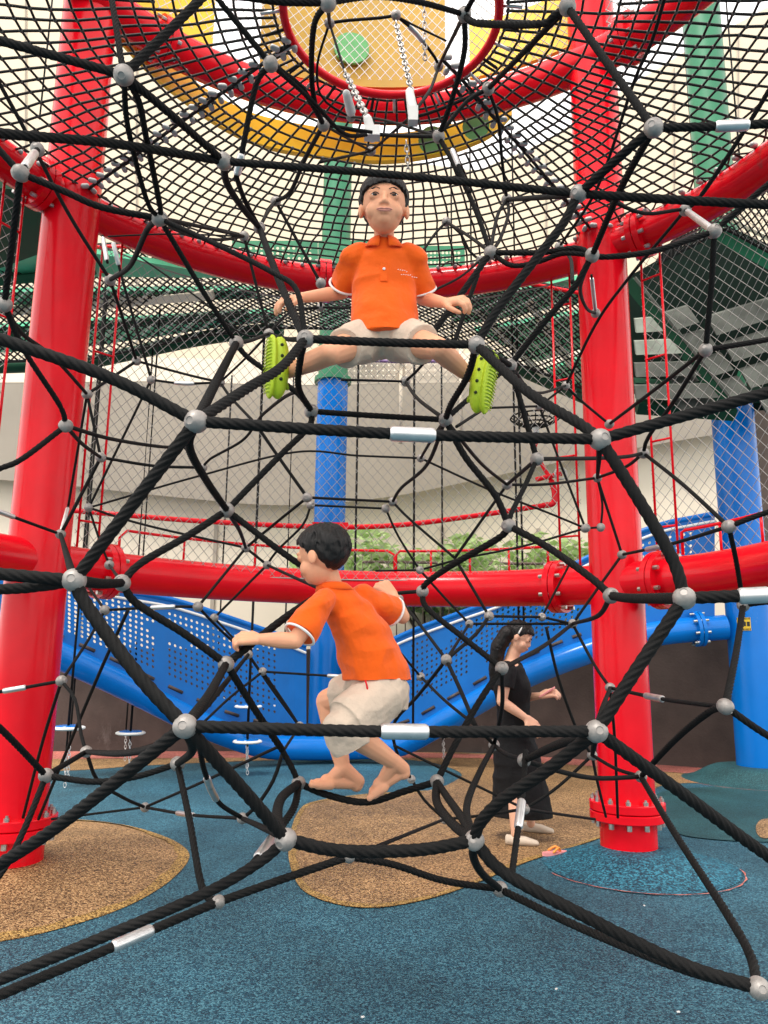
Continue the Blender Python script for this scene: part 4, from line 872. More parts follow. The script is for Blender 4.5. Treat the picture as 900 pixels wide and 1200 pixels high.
b.build('basket', M['rope'], dsh)
b = MB(); b.tube(spline([c+[0, 0, -.13], c+[.03, 0, -.3], c+[-.01, 0, -.5], PY(646, 563, 10.6)], nseg=5), .03, 8); b.build('stem', M['red'], dsh)
b = MB(); b.cyl(c+[0, 0, -.14], c+[.02, 0, -.26], .05, .035, 12); b.build('stem_cap', M['white'], dsh)
# ------------------------------------------------------------------ upper storey: yellow boards and dots
yb = empty('yellow_board', (0, 6, 5.7), 'curved yellow board below the highest red ring with green dots', 'board')
yp = spline([G(x, y, 6.05) for x, y in [(140, 40), (170, 68), (210, 98), (270, 137), (330, 158), (440, 172), (520, 163), (575, 143), (600, 130)]], nseg=8)
b = MB(); n = len(yp); hgt = np.interp(np.arange(n), [0, n*.3, n*.5, n*.85, n-1], [.10, .26, .30, .26, .06])
inn = yp.copy(); vv = np.concatenate([yp-np.c_[np.zeros(n), np.zeros(n), hgt*.5], yp+np.c_[np.zeros(n), np.zeros(n), hgt*.5], yp+np.c_[np.zeros(n), np.full(n, .06), hgt*.5], yp+np.c_[np.zeros(n), np.full(n, .06), -hgt*.5]])
fs = [(k*n+i, k*n+i+1, ((k+1) % 4)*n+i+1, ((k+1) % 4)*n+i) for k in range(4) for i in range(n-1)]
b.add(vv, fs); b.build('board', M['yellow'], yb, autos=40)
for x, y in ((505, 168), (557, 152)):
    p = G(x, y, 6.0); p[1] -= .05; b = MB(); fr = frame((-.2, -.9, -.25)); b.lathe([(.01, -.008), (.12, -.008), (.12, .008), (.01, .008)], p, 24, fr); b.build('dot', M['lgreen'], yb, autos=30)
yw = empty('yellow_guard', (0, 5.9, 6.3), 'yellow mesh fronted panel with a green dot above the hole ring', 'panel')
def arcpanel(a0, a1, R, z0, z1, m, nm, parent, th=.04):
    k = 16; b = MB(); vv = []
    for i in range(k+1):
        a = a0+(a1-a0)*i/k
        for r_ in (R, R+th):
            for z_ in (z0, z1): vv.append([UC[0]+r_*math.cos(a), UC[1]+r_*math.sin(a), z_])
    fs = []
    for i in range(k):
        q = 4*i; fs += [(q, q+4, q+5, q+1), (q+2, q+3, q+7, q+6), (q+1, q+5, q+7, q+3), (q, q+2, q+6, q+4)]
    fs += [(0, 1, 3, 2), (4*k, 4*k+2, 4*k+3, 4*k+1)]
    b.add(vv, fs); return b.build(nm, m, parent, autos=40)
UA = lambda px, z: ring_angle(UC, UR, z, px)
arcpanel(UA(522, 6.6), UA(305, 6.6), UR-.05, UZ+.16, 8.2, M['gold'], 'sheet', yw)
p = G(411, 57, 6.52); a = UA(411, 6.55); p = V([UC[0]+(UR-.09)*math.cos(a), UC[1]+(UR-.09)*math.sin(a), 0]); p[2] = CH+(p[1]/ray(411, 57)[1])*ray(411, 57)[2]
b = MB(); b.lathe([(.01, -.012), (.155, -.012), (.155, .012), (.01, .012)], p, 28, frame((-math.cos(a), -math.sin(a), 0))); b.build('dot', M['lgreen'], yw, autos=30)
for x0, x1 in ((700, 548), (255, 150)):
    o_ = empty('yellow_guard', (UC[0]+UR*math.cos(UA(x0, 6.5)), UC[1]+UR*math.sin(UA(x0, 6.5)), 6.3), 'narrow yellow panel above the highest red ring, '+('right' if x0 > 450 else 'left')+' of the hole ring', 'panel')
    arcpanel(UA(x0, 6.5), UA(x1, 6.5), UR+.1, UZ+.3, UZ+.85, M['yellow'], 'sheet', o_)
def arc_mesh(a0, a1, R, z0, z1, label, nmat='wire'):
    b = MB(); cw, chh = .09, .11; W = (a1-a0)*R; H = z1-z0; k = chh/cw
    put = lambda u, z: [UC[0]+R*math.cos(a0+u/R), UC[1]+R*math.sin(a0+u/R), z]
    for s in (1, -1):
        u = -H/k-cw if s > 0 else 0
        while u < W+(H/k if s < 0 else 0)+cw:
            xa, xb = (u, u+H/k) if s > 0 else (u-H/k, u); xa, xb = max(xa, 0), min(xb, W)
            if xb-xa > .02: b.tube([put(x, z0+(k*(x-u) if s > 0 else -k*(x-u))) for x in np.linspace(xa, xb, max(2, int((xb-xa)/.2)+1))], .004, 4, False)
            u += cw
    tag(b.build('wire_mesh_panel', M['white'] if nmat == 'white' else M['wire']), label, 'mesh panel')
arc_mesh(UA(545, 6.6), UA(150, 6.6), UR-.16, UZ+.14, 7.9, 'pale wire mesh guard in front of the yellow panel above the hole ring', 'white')
arc_mesh(UA(800, 6.6), UA(548, 6.6), UR-.02, UZ+.14, 7.6, 'dark wire mesh guard above the highest red ring at the right')
# ------------------------------------------------------------------ trees beyond the wall
def tree(x, y, h, cr, label, seed):
    r_ = random.Random(seed); root = empty('tree', (x, y, 0), label, 'tree', 'trees beyond the brown wall')
    b = MB(); b.tube(spline([(x, y, 0), (x+.05, y, h*.3), (x-.04, y+.05, h*.62)], nseg=6), np.linspace(.11, .05, 13), 8)
    for k in range(6):
        a = r_.random()*6.28; b.tube([(x, y, h*(.25+.06*k)), (x+cr*.6*math.cos(a), y+cr*.6*math.sin(a), h*(.5+.07*k))], [.04, .015], 6)
    b.build('trunk', M['trunk'], root)
    b = MB(); vv = []; fs = []; cl = [(r_.gauss(0, .5)*cr, r_.gauss(0, .45)*cr, h*(.72+.13*r_.gauss(0, .8)), .3+.35*r_.random()) for _ in range(18)]
    for i in range(4200):
        c = cl[r_.randrange(18)]; d = Vector((r_.gauss(0, 1), r_.gauss(0, 1), r_.gauss(0, 1))).normalized()*(c[3]*cr*(.5+.6*r_.random()))
        p = V((x+c[0]+d.x, y+c[1]+d.y, min(3.55, max(2.15+.3*r_.random(), c[2]+d.z*.8)))); A = frame((r_.gauss(0, 1), r_.gauss(0, 1), r_.gauss(0, 1)+.6)); s = .06+.06*r_.random()
        q = len(vv); vv += [p-A[:, 0]*s, p+A[:, 1]*s*.5, p+A[:, 0]*s, p-A[:, 1]*s*.5]; fs.append((q, q+1, q+2, q+3))
    b.add(vv, fs); b.build('crown', M['leaf'], root, smooth=False)
for i, (px, h, cr, lb_) in enumerate([(436, 3.5, .9, 'bushy green tree right behind the lower boy\'s head'), (500, 3.3, .9, 'bushy green tree under the long red pipe rail'), (560, 3.5, 1.0, 'pale green tree between lower boy and right red column'), (628, 3.6, 1.0, 'pale green tree directly above the woman in black'), (690, 3.4, .9, 'green tree mostly hidden by the right red column')]):
    p = PY(px, 700, 13.2+.3*(i % 2)); tree(p[0], p[1], h*.93, cr, lb_, i)
# thin dark fence of spikes in front of trees
fr_ = empty('spike_fence', PY(560, 650, 12.4), 'thin dark spiked fence in front of the green trees', 'fence')
zt = PY(560, 660, 12.4)[2]; xa, xb = PY(425, 650, 12.4)[0], PY(760, 650, 12.4)[0]
b = MB(); b.tube([(xa, 12.4, zt), (xb, 12.4, zt)], .025, 6); b.build('rail', M['brown'], fr_)
b = MB()
for x in np.arange(xa, xb, .14): b.tube([(x, 12.4, 1.2), (x, 12.4, zt+.14)], [.012, .006], 5)
b.build('spikes', M['brown'], fr_)
# foreground flip-flop
ff = empty('flip_flop', G(650, 1003), 'small pink flip flop with orange strap lying by the woman\'s feet', 'flip flop')
c = G(650, 1003); th = np.linspace(0, 2*PI, 25)[:-1]
b = MB(); A = np.array([nrm([.95, .3, 0]), nrm([-.3, .95, 0]), [0, 0, 1.0]])
ol = [c+A[0]*.095*math.cos(t)+A[1]*(.036+.008*math.cos(t))*math.sin(t)+[0, 0, .006] for t in th]
b.prism(ol, (0, 0, .022)); b.build('sole', M['pinkf'], ff, smooth=False)
for s in (-1, 1):
    b = MB(); b.tube(spline([c+A[0]*.045+[0, 0, .028], c+A[0]*.02+A[1]*s*.022+[0, 0, .055], c-A[0]*.03+A[1]*s*.036+[0, 0, .03]], nseg=5), .008, 8); b.build('strap', M['orangef'], ff)
# ------------------------------------------------------------------ people
def remeshed(mb, name, mat_, parent, vox=.004, smooth=4, shrink=0, noise_amp=0, noise_sc=20, fac=.5):
    me = mb.mesh(name); o = bpy.data.objects.new(name, me); COL.objects.link(o)
    r = o.modifiers.new('r', 'REMESH'); r.mode = 'VOXEL'; r.voxel_size = vox; r.use_smooth_shade = True
    s = o.modifiers.new('s', 'SMOOTH'); s.iterations = smooth; s.factor = fac
    dg = bpy.context.evaluated_depsgraph_get(); dg.update(); ev = o.evaluated_get(dg)
    me2 = bpy.data.meshes.new_from_object(ev); o.modifiers.clear(); o.data = me2; bpy.data.meshes.remove(me)
    me2.name = name; me2.materials.clear(); me2.materials.append(mat_)
    if noise_amp:
        n = len(me2.vertices); co = np.zeros(n*3); me2.vertices.foreach_get('co', co); co = co.reshape(-1, 3)
        no = np.zeros(n*3); me2.vertices.foreach_get('normal', no); no = no.reshape(-1, 3)
        f1, f2 = np.array([.75, .75, 1.9])*noise_sc, np.array([1.5, 1.5, .55])*noise_sc
        d = np.array([1.2*(.5-abs(mnoise.noise(Vector(c*f1))))+.9*(.5-abs(mnoise.noise(Vector(c*f2)+Vector((5, 1, 3)))))+.3*mnoise.noise(Vector(c*noise_sc*2.6))-.9 for c in co])
        co += no*(d*noise_amp)[:, None]; me2.vertices.foreach_set('co', co.ravel()); me2.update()
    me2.polygons.foreach_set('use_smooth', [True]*len(me2.polygons))
    if parent: o.parent = parent; par_inv(o, parent)
    return o
def simple(mb, name, mat_, parent): return mb.build(name, mat_, parent)
def hand(B, wrist, d, nrmv, size=.12, curl=1.0, side=1, spread=.12):
    """palm + five fingers into B; d = direction wrist->fingers, nrmv = back of the hand, thumb on side*(d x n)"""
    d = nrm(d); nv = V(nrmv); nv = nrm(nv-d*nv.dot(d)); sv = np.cross(d, nv)*side; w = V(wrist); k = size
    pe = w+d*.50*k
    for t in (-.16, -.05, .06, .17):   # palm as four metacarpal capsules
        B.cap(w+sv*t*.55*k+d*.04*k, pe+sv*t*1.15*k-d*abs(t-.05)*.2*k, .115*k, .098*k, 10)
    L = [(.17, .34, .074), (.06, .41, .078), (-.05, .38, .075), (-.16, .29, .066)]
    for i, (t, ln, r) in enumerate(L):
        p = pe+sv*t*1.18*k-d*abs(t-.05)*.2*k; a = 0; dd = nrm(d+sv*t*spread*3)
        for j, (f, c) in enumerate(((.46, .55), (.31, .75), (.23, .6))):
            a += c*curl; di = dd*math.cos(a)-nv*math.sin(a); q = p+di*ln*f*k*1.15
            B.cap(p, q, r*k*(1.1-.1*j), r*k*(1.02-.1*j), 10); p = q
    p = w+sv*.16*k+d*.10*k; q = p+nrm(d*.6+sv*.75-nv*.25)*.24*k; r_ = q+nrm(d*.85+sv*.15-nv*.5*curl)*.2*k; s_ = r_+nrm(d*.8-sv*.25*curl-nv*.6*curl)*.15*k
    B.cap(p, q, .10*k, .085*k, 10); B.cap(q, r_, .082*k, .075*k, 10); B.cap(r_, s_, .073*k, .06*k, 10)
def foot(B, ankle, heel, toe, up, side=1, size=.17):
    a, h, t = V(ankle), V(heel), V(toe); d = nrm(t-h); L = np.linalg.norm(t-h); u = V(up); u = nrm(u-d*u.dot(d)); s = np.cross(u, d)*side
    B.cap(a, h+d*.04*L/.17*.17+u*.02, .030, .027); B.ball(h+d*.012+u*.006, .026)
    B.cap(h+d*.02+u*.014, h+d*.6*L+u*.012, .026, .027); B.cap(a, h+d*.55*L+u*.018, .029, .021)
    B.cap(h+d*.55*L+s*.018+u*.004, h+d*.78*L+s*.022, .02, .017); B.cap(h+d*.55*L-s*.018+u*.002, h+d*.74*L-s*.024, .018, .014)
    for i, (o_, ln, r) in enumerate(((.026, .25, .0115), (.0095, .22, .0078), (-.004, .20, .0074), (-.0165, .175, .0070), (-.028, .145, .0068))):
        p = h+d*.74*L+s*o_; q = p+d*ln*L*.62+s*o_*.1; B.cap(p, q, r*1.05, r, 8); B.ball(q, r*1.08, nu=8, nv=6)
def head_parts(B, c, fwd, up, k):
    """child's/woman's head into body B around c; returns local->world function. k = head height"""
    f = nrm(fwd); u = V(up); u = nrm(u-f*u.dot(f)); s = np.cross(f, u); A = np.stack([s, f, u], 1)
    W = lambda x, y, z: c+A @ (np.array([x, y, z])*k)
    B.ball(W(0, -.06, .10), .375*k, .46*k, .41*k, A, 24, 16)      # cranium
    B.ball(W(0, .10, -.17), .295*k, .30*k, .33*k, A, 20, 14)     # face / jaw
    B.ball(W(0, .235, -.35), .13*k, .13*k, .11*k, A)              # chin
    for q in (-1, 1):
        B.ball(W(q*.165, .205, -.20), .145*k, .14*k, .15*k, A)       # cheeks
        B.ball(W(q*.385, -.04, -.06), .045*k, .09*k, .125*k, A)   # ears
        B.ball(W(q*.15, .335, .075), .12*k, .06*k, .04*k, A)     # brow ridge
        B.ball(W(q*.158, .318, .0), .10*k, .07*k, .07*k, A)
        B.ball(W(q*.048, .40, -.155), .04*k, .045*k, .035*k, A)   # nostril wings
    B.cap(W(0, .375, .02), W(0, .415, -.13), .034*k, .052*k)       # nose
    B.ball(W(0, .375, -.262), .11*k, .05*k, .03*k, A); B.ball(W(0, .368, -.31), .085*k, .05*k, .03*k, A)
    return W, A
def face_parts(W, A, k, parent):
    for q in (-1, 1):
        b = MB(); b.ball(W(q*.158, .352, -.004), .056*k, .045*k, .022*k, A); e = b.build('eye', M['eyew'], parent)
        b = MB(); b.ball(W(q*.156, .372, -.005), .040*k, .03*k, .0235*k, A); i_ = b.build('iris', M['iris'], e)
        b = MB(); b.tube(spline([W(q*.09, .388, .006), W(q*.155, .402, .023), W(q*.222, .36, .004)], nseg=5), .009*k, 6); b.build('eyelash', M['hair'], parent)
        b = MB(); b.tube(spline([W(q*.075, .402, .090), W(q*.15, .408, .106), W(q*.235, .352, .088)], nseg=5), [.007*k]*5+[.011*k]*5+[.004*k], 8); b.build('eyebrow', M['hair'], parent)
    b = MB(); b.tube(spline([W(-.13, .372, -.258), W(-.05, .418, -.268), W(0, .417, -.273), W(.05, .418, -.268), W(.13, .372, -.258)], nseg=4), np.r_[.006*k, np.full(15, .015*k), .006*k], 8)
    b.tube(spline([W(-.10, .385, -.282), W(0, .414, -.304), W(.10, .385, -.282)], nseg=5), np.r_[.006*k, np.full(9, .018*k), .006*k], 8); b.build('lips', M['lip'], parent)
def hair_cap(W, A, k, parent, fringe=.28, back=-.30, rs=random.Random(3), vol=1.0):
    ss = lambda e0, e1, x: (lambda u: u*u*(3-2*u))(min(1, max(0, (x-e0)/(e1-e0))))
    def hl(x, y):   # hairline height by direction round the head
        ph = math.atan2(y, abs(x))          # pi/2 front, -pi/2 back
        return float(np.interp(ph, [-PI/2, -.5, -.15, .05, .22, .5, .9, PI/2], [back, back+.02, -.16, .02, -.10, .13, fringe-.03, fringe]))
    B = MB(); B.ball((0, 0, 0), 1, nu=72, nv=48); me_v = B.v[0]; out = []
    for u in me_v:
        q = np.array([u[0]*.375, -.06+u[1]*.46, .10+u[2]*.41]); h = hl(u[0], u[1]+.05)
        m = ss(-.035, .05, q[2]-h); tp = ss(.0, .45, q[2])
        th = -.035+m*(.05+.045*tp*vol+.012*mnoise.noise(Vector((u[0]*9, u[1]*9, u[2]*3)))+.02*mnoise.noise(Vector((u[0]*3.5, u[1]*3.5, u[2]*2))))
        out.append(W(*(q+u*th)))
    B.v[0] = np.array(out)
    for i in range(420):   # locks of hair lying on the cap
        th = rs.uniform(0, 2*PI); el0 = rs.uniform(.15, 1.4); pts = []; le = rs.uniform(.35, .6); sw = rs.uniform(-.18, .18); lift = rs.uniform(-.012, .014)
        for t_ in np.linspace(0, 1, 6):
            el = el0-t_*le; a = th+sw*t_
            x, y, z = math.cos(el)*math.cos(a), math.cos(el)*math.sin(a), math.sin(el)
            e = .038+.04*ss(0, .45, .1+.41*z)*vol+lift-.012*t_
            p_ = (x*(.375+e), -.06+y*(.46+e), .10+z*(.41+e))
            if p_[2] < hl(x, y+.05)-.03: break
            pts.append(W(*p_))
        if len(pts) > 2: B.tube(pts, np.linspace(.014, .005, len(pts))*k, 5)
    for i in range(40):    # fringe tips
        th = rs.uniform(.2*PI, .8*PI); e = .045
        p0 = (math.cos(th)*(.36+e), -.06+math.sin(th)*(.43+e), fringe+.07); p1 = (p0[0]+rs.uniform(-.04, .04), p0[1]+.012, fringe-rs.uniform(.0, .07))
        B.tube([W(*p0), W(*p1)], [.020*k, .004*k], 6)
    return remeshed(B, 'hair', M['hair'], parent, .0038 if k < .23 else .005, 1)
def polo_collar(c, r, f, u, parent):
    b = MB(); n = 28; vv = []
    for i in range(n+1):
        a = math.radians(14+332*i/n); d = -V(f)*-math.cos(a)+V(r)*math.sin(a); fr_ = max(0, math.cos(a))**3
        vv += [c+d*.046+V(u)*.016, c+d*(.056+.004*fr_)+V(u)*.012, c+d*(.072+.004*fr_)+V(u)*(-.016-.020*fr_)]
    b.add(vv, [(3*i+k, 3*i+k+1, 3*i+k+4, 3*i+k+3) for i in range(n) for k in range(2)])
    o = b.build('collar', M['orange'], parent); sm = o.modifiers.new('thick', 'SOLIDIFY'); sm.thickness = .005; sm.offset = 0
    return o
def sleeve(B, a, b, ra, rb, ext=.0):
    B.tube([a, (V(a)+V(b))/2, b], [ra, (ra+rb)/2*1.03, rb], 20)
def trim_ring(c, d, r, th, m, name, parent):
    fr = frame(d); b = MB(); b.tube([V(c)+(fr[:, 0]*math.cos(t)+fr[:, 1]*math.sin(t))*r for t in np.linspace(0, 2*PI, 29)[:-1]], th, 8, closed=True); return b.build(name, m, parent)
def torso(B, stations, n=28):
    """stations: (center, right dir, front dir, half width, half depth)"""
    C_ = spline([s[0] for s in stations], nseg=4); k = len(C_); rings = []
    for i in range(k):
        t = i/4; j = min(int(t), len(stations)-2); u = t-j; a, b = stations[j], stations[j+1]; u = u*u*(3-2*u)
        rings.append((C_[i], nrm(V(a[1])*(1-u)+V(b[1])*u), nrm(V(a[2])*(1-u)+V(b[2])*u), a[3]*(1-u)+b[3]*u, a[4]*(1-u)+b[4]*u))
    B.loft(rings, n)

# ---- boy sitting on the upper rope, legs splayed
UP = np.array([0, 0, 1.0]); RT = np.array([1.0, 0, 0]); FW = np.array([0, -1.0, 0])
def boy_sitting():
    D = 2.72
    pel = Pd(450, 397, D); che = Pd(450, 330, D+.03); nk = Pd(450, 288, D+.02); hd = Pd(450, 243, D-.03)
    root = empty('person', pel, 'boy in orange polo shirt and lime clogs sitting with legs apart on the net', 'person', None)
    sR, sL = Pd(413, 303, D+.02), Pd(487, 303, D+.02); eR, eL = Pd(401, 343, D+.12), Pd(495, 350, D+.10); wR, wL = Pd(352, 349, D-.0), Pd(522, 355, D-.06)
    hR, hL = Pd(430, 398, D), Pd(470, 398, D); kR, kL = Pd(386, 415, D-.20), Pd(513, 408, D-.20); aR_, aL_ = Pd(337, 436, D-.02), Pd(549, 440, D-.04)
    B = MB()
    torso(B, [(pel, RT, FW, .085, .07), (Pd(450, 370, D), RT, FW, .08, .065), (che, RT, FW, .09, .065), (Pd(450, 300, D+.02), RT, FW, .085, .05), (Pd(450, 290, D+.02), RT, FW, .045, .035)])
    B.chain([Pd(450, 296, D+.02), nk, Pd(450, 262, D-.0)], [.042, .036, .036])
    for s, e, w in ((sR, eR, wR), (sL, eL, wL)):
        B.chain([s, (s+e)/2, e, e+(w-e)*.35, w], [.035, .031, .025, .026, .018])
    for h, k_, a in ((hR, kR, aR_), (hL, kL, aL_)):
        B.chain([h, h+(k_-h)*.5, k_, k_+(a-k_)*.35, a], [.06, .052, .038, .037, .024])
    W, A = head_parts(B, hd, (0.02, -1, -.02), UP, .21)
    hand(B, wR, nrm(Pd(333, 352, D-.02)-wR), (.1, -.45, .9), .125, .75, -1)
    hand(B, wL, nrm(Pd(538, 352, D-.09)-wL), (.25, -.75, .55), .125, 1.05, 1)
    remeshed(B, 'body', M['skin'], root, .003, 7)
    face_parts(W, A, .21, root); hair_cap(W, A, .212, root, .21)
    # polo shirt
    B = MB()
    torso(B, [(Pd(452, 397, D-.03), RT, FW, .118, .095), (Pd(451, 375, D-.01), RT, FW, .122, .094), (Pd(450, 340, D+.02), RT, FW, .114, .083), (Pd(450, 310, D+.02), RT, FW, .112, .070), (Pd(450, 293, D+.02), RT, FW, .075, .052), (Pd(450, 285, D+.02), RT, FW, .05, .045)])
    for s, e in ((sR, eR), (sL, eL)):
        q = s+(e-s)*.84; B.cap(s+(nk-s)*.25, s, .05, .05); sleeve(B, s+(nk-s)*.1, q, .05, .058)
    remeshed(B, 'polo_shirt', M['orange'], root, .0045, 5, noise_amp=.011, noise_sc=7)
    for s, e in ((sR, eR), (sL, eL)):
        q = s+(e-s)*.79; trim_ring(q, e-s, .0545, .0045, M['wtrim'], 'cuff_trim', root)
    # collar, placket, button, chest print
    polo_collar(nk+[0, 0, -.006], RT, FW, UP, root)
    pc = Pd(450, 318, D-.055)
    b = MB(); b.box(pc, (.024, .004, .072)); b.build('placket', M['orange'], root, smooth=False)
    b = MB(); b.ball(pc+[0, -.004, .008], .0052, .003, .0052); b.build('button', M['wtrim'], root)
    b = MB(); rs = random.Random(5)
    for row, (y0, nn, x0) in enumerate(((316, 5, 466), (321, 8, 470))):
        for i in range(nn):
            x = x0+i*2.5; p = Pd(x, y0+i*.55+rs.uniform(-.6, .6), D-.064+.00045*(x-466)); b.tube([p, p+[.004, 0, rs.uniform(-.003, .004)]], .0012, 5)
    b.build('chest_print', M['wtrim'], root)
    # shorts
    B = MB(); torso(B, [(Pd(450, 412, D+.01), RT, FW, .10, .09), (pel, RT, FW, .115, .098), (Pd(450, 382, D), RT, FW, .11, .09)])
    for h, k_ in ((hR, kR), (hL, kL)):
        q = h+(k_-h)*.62; B.cap(h, h+(q-h)*.2, .085, .08); sleeve(B, h, q, .083, .070)
    remeshed(B, 'shorts', M['khaki'], root, .005, 4, noise_amp=.010, noise_sc=8)
    # clogs: soles pressed outwards, long axis upright
    for (pc_, a, q, tilt) in (((320, 430), aR_, -1, .02), ((570, 448), aL_, 1, .16)):
        c = Pd(*pc_, D-.06); up_ = nrm([tilt, -.1, 1]); out = nrm([q*.88, -.42, 0]); out = nrm(out-up_*out.dot(up_)); sd = np.cross(up_, out)
        Fm = np.stack([sd, up_, out], 1); B = MB(); rings = []
        L = .222; prof = [(-.5, .010, .012), (-.47, .026, .022), (-.40, .037, .031), (-.28, .042, .036), (-.1, .042, .038), (.1, .045, .040), (.27, .047, .038), (.38, .041, .033), (.46, .028, .024), (.5, .010, .012)]
        prof = [(t, .050*max(.02, 1-abs(2*t)**2.6)**.5*(1+.10*t), .036*max(.03, 1-abs(2*t)**2.2)**.5) for t in np.linspace(-.5, .5, 19)]
        for t, w, h_ in prof: rings.append((c+up_*t*L-out*(.020), sd, out, w, h_))
        B.loft(rings, 24); rings = [(c+up_*t*L*1.02+out*.008, sd, out, w*1.07, .012*(w/.044)**.5) for t, w, h_ in prof]; B.loft(rings, 24)
        sh = remeshed(B, 'clog', M['croc'], root, .0035, 5)
        tb = MB()
        for i in range(17):
            t = -.42+.84*i/16; w = np.interp(t, [p[0] for p in prof], [p[1] for p in prof])
            tb.tube([c+up_*t*L+out*.0215-sd*w*.85, c+up_*(t*L+.004)+out*.0235, c+up_*t*L+out*.0215+sd*w*.85], .0022, 5)
        tb.build('tread', M['croc'], sh)
        hb = MB()
        for i in range(5):
            for face in (-1, 1):
                p = c+up_*(-.05+.04*i)*1.0+sd*face*.0+out*0; w = np.interp((-.05+.04*i)/L, [p_[0] for p_ in prof], [p_[1] for p_ in prof]); p = p+sd*face*w*.985-out*.016
                hb.ball(p, .0062, .0062, .0062, nu=8, nv=6)
        hb.build('vent_holes', M['dark'], sh)
        b = MB(); b.tube(spline([c-up_*.02+sd*.04-out*.02, c-up_*.07-out*.055, c-up_*.02-sd*.04-out*.02], nseg=6), .006, 8); b.build('heel_strap', M['croc'], sh)
    return root
boy_sitting()
# ---- boy climbing, seen from behind and his left
def boy_climbing():
    pel = Pd(437, 800, 2.84); fw = nrm([-.72, .62, 0]); rt = nrm([.62, .72, 0]); 
    root = empty('person', Pd(440, 925, 2.85), 'barefoot boy in orange polo shirt and pale shorts climbing, turned away', 'person')
    hd = Pd(377, 652, 2.78); nk = Pd(391, 690, 2.80); che = Pd(408, 715, 2.81); mid_ = Pd(428, 760, 2.83)
    ax = nrm(hd-pel); bf = nrm(fw-ax*fw.dot(ax))
    sL, eL, wL = Pd(373, 712, 2.68), Pd(346, 751, 2.60), Pd(303, 749, 2.62)
    sR, eR, wR = Pd(437, 704, 2.92), Pd(472, 723, 3.02), Pd(461, 698, 3.10)
    hL, hR = Pd(449, 812, 2.79), Pd(428, 810, 2.90)
    kL, aL_, heL, tL = Pd(402, 851, 2.66), Pd(462, 893, 2.80), Pd(477, 905, 2.83), Pd(427, 934, 2.82)
    kR, aR_, heR, tR = Pd(385, 822, 3.02), Pd(402, 900, 2.93), Pd(421, 922, 2.95), Pd(356, 917, 2.88)
    B = MB()
    torso(B, [(pel, rt, fw, .085, .075), (mid_, rt, bf, .08, .065), (che, rt, bf, .095, .066), (Pd(396, 697, 2.80), rt, bf, .075, .05), (nk, rt, bf, .038, .036)])
    B.chain([Pd(396, 700, 2.8), nk, Pd(384, 668, 2.78)], [.042, .037, .037])
    B.chain([sL, (sL+eL)/2, eL, eL+(wL-eL)*.4, wL], [.036, .033, .028, .029, .019]); B.chain([sR, (sR+eR)/2, eR, eR+(wR-eR)*.4, wR], [.036, .033, .028, .028, .02])
    B.chain([hL, (hL+kL)/2, kL, kL+(aL_-kL)*.35, aL_], [.075, .064, .043, .046, .028]); B.chain([hR, (hR+kR)/2, kR, kR+(aR_-kR)*.35, aR_], [.075, .066, .050, .048, .028])
    foot(B, aL_, heL, tL, nrm([-.5, -.3, .8]), 1); foot(B, aR_, heR, tR, [0, -.1, 1], 1)
    W, A = head_parts(B, hd, (-.86, .46, -.12), nrm([-.12, .05, 1]), .205)
    hand(B, wL, nrm(Pd(284, 748, 2.62)-wL), (.15, -.6, .8), .125, 1.15, 1)
    hand(B, wR, nrm(Pd(449, 686, 3.12)-wR), (.3, -.85, .3), .125, 1.2, -1)
    remeshed(B, 'body', M['skin'], root, .003, 7)
    face_parts(W, A, .205, root); hair_cap(W, A, .212, root, .27, -.30)
    B = MB()
    torso(B, [(Pd(442, 798, 2.83), rt, fw, .142, .128), (Pd(437, 778, 2.83), rt, nrm(fw+bf), .138, .120), (Pd(425, 742, 2.82), rt, bf, .126, .102), (Pd(408, 712, 2.81), rt, bf, .118, .078), (Pd(397, 694, 2.80), rt, bf, .082, .058), (Pd(391, 683, 2.795), rt, bf, .05, .045)])
    for s, e, f_ in ((sL, eL, .80), (sR, eR, .66)):
        q = s+(e-s)*f_; B.cap(s+(nk-s)*.3, s, .052, .054); sleeve(B, s+(nk-s)*.12, q, .054, .060)
    remeshed(B, 'polo_shirt', M['orange'], root, .0045, 5, noise_amp=.012, noise_sc=7)
    for s, e, f_ in ((sL, eL, .81), (sR, eR, .67)): trim_ring(s+(e-s)*f_, e-s, .056, .0045, M['wtrim'], 'cuff_trim', root)
    polo_collar(nk+ax*.004, rt, bf, ax, root)
    B = MB(); torso(B, [(Pd(446, 832, 2.84), rt, fw, .11, .105), (Pd(442, 806, 2.84), rt, fw, .125, .125), (Pd(438, 790, 2.83), rt, fw, .116, .10)])
    for h, k_, f_ in ((hL, kL, .94), (hR, kR, .60)):
        q = h+(k_-h)*f_; B.cap(h, h+(q-h)*.3, .095, .09); sleeve(B, h, q, .100, .090)
    B.cap(hL+(kL-hL)*.8, kL, .090, .074); sleeve(B, kL, kL+(aL_-kL)*.16+[0, 0, -.045], .074, .078); B.cap(kL+[.01, .02, .03], kL+[.09, .05, .04], .06, .08)
    remeshed(B, 'shorts', M['khaki'], root, .005, 5, noise_amp=.011, noise_sc=8)
    b = MB(); b.tube(spline([Pd(428, 797, 2.69), Pd(430, 804, 2.685), Pd(431, 812, 2.685)], nseg=4), .0035, 6); b.build('red_stitching', M['red'], root)
    return root
boy_climbing()
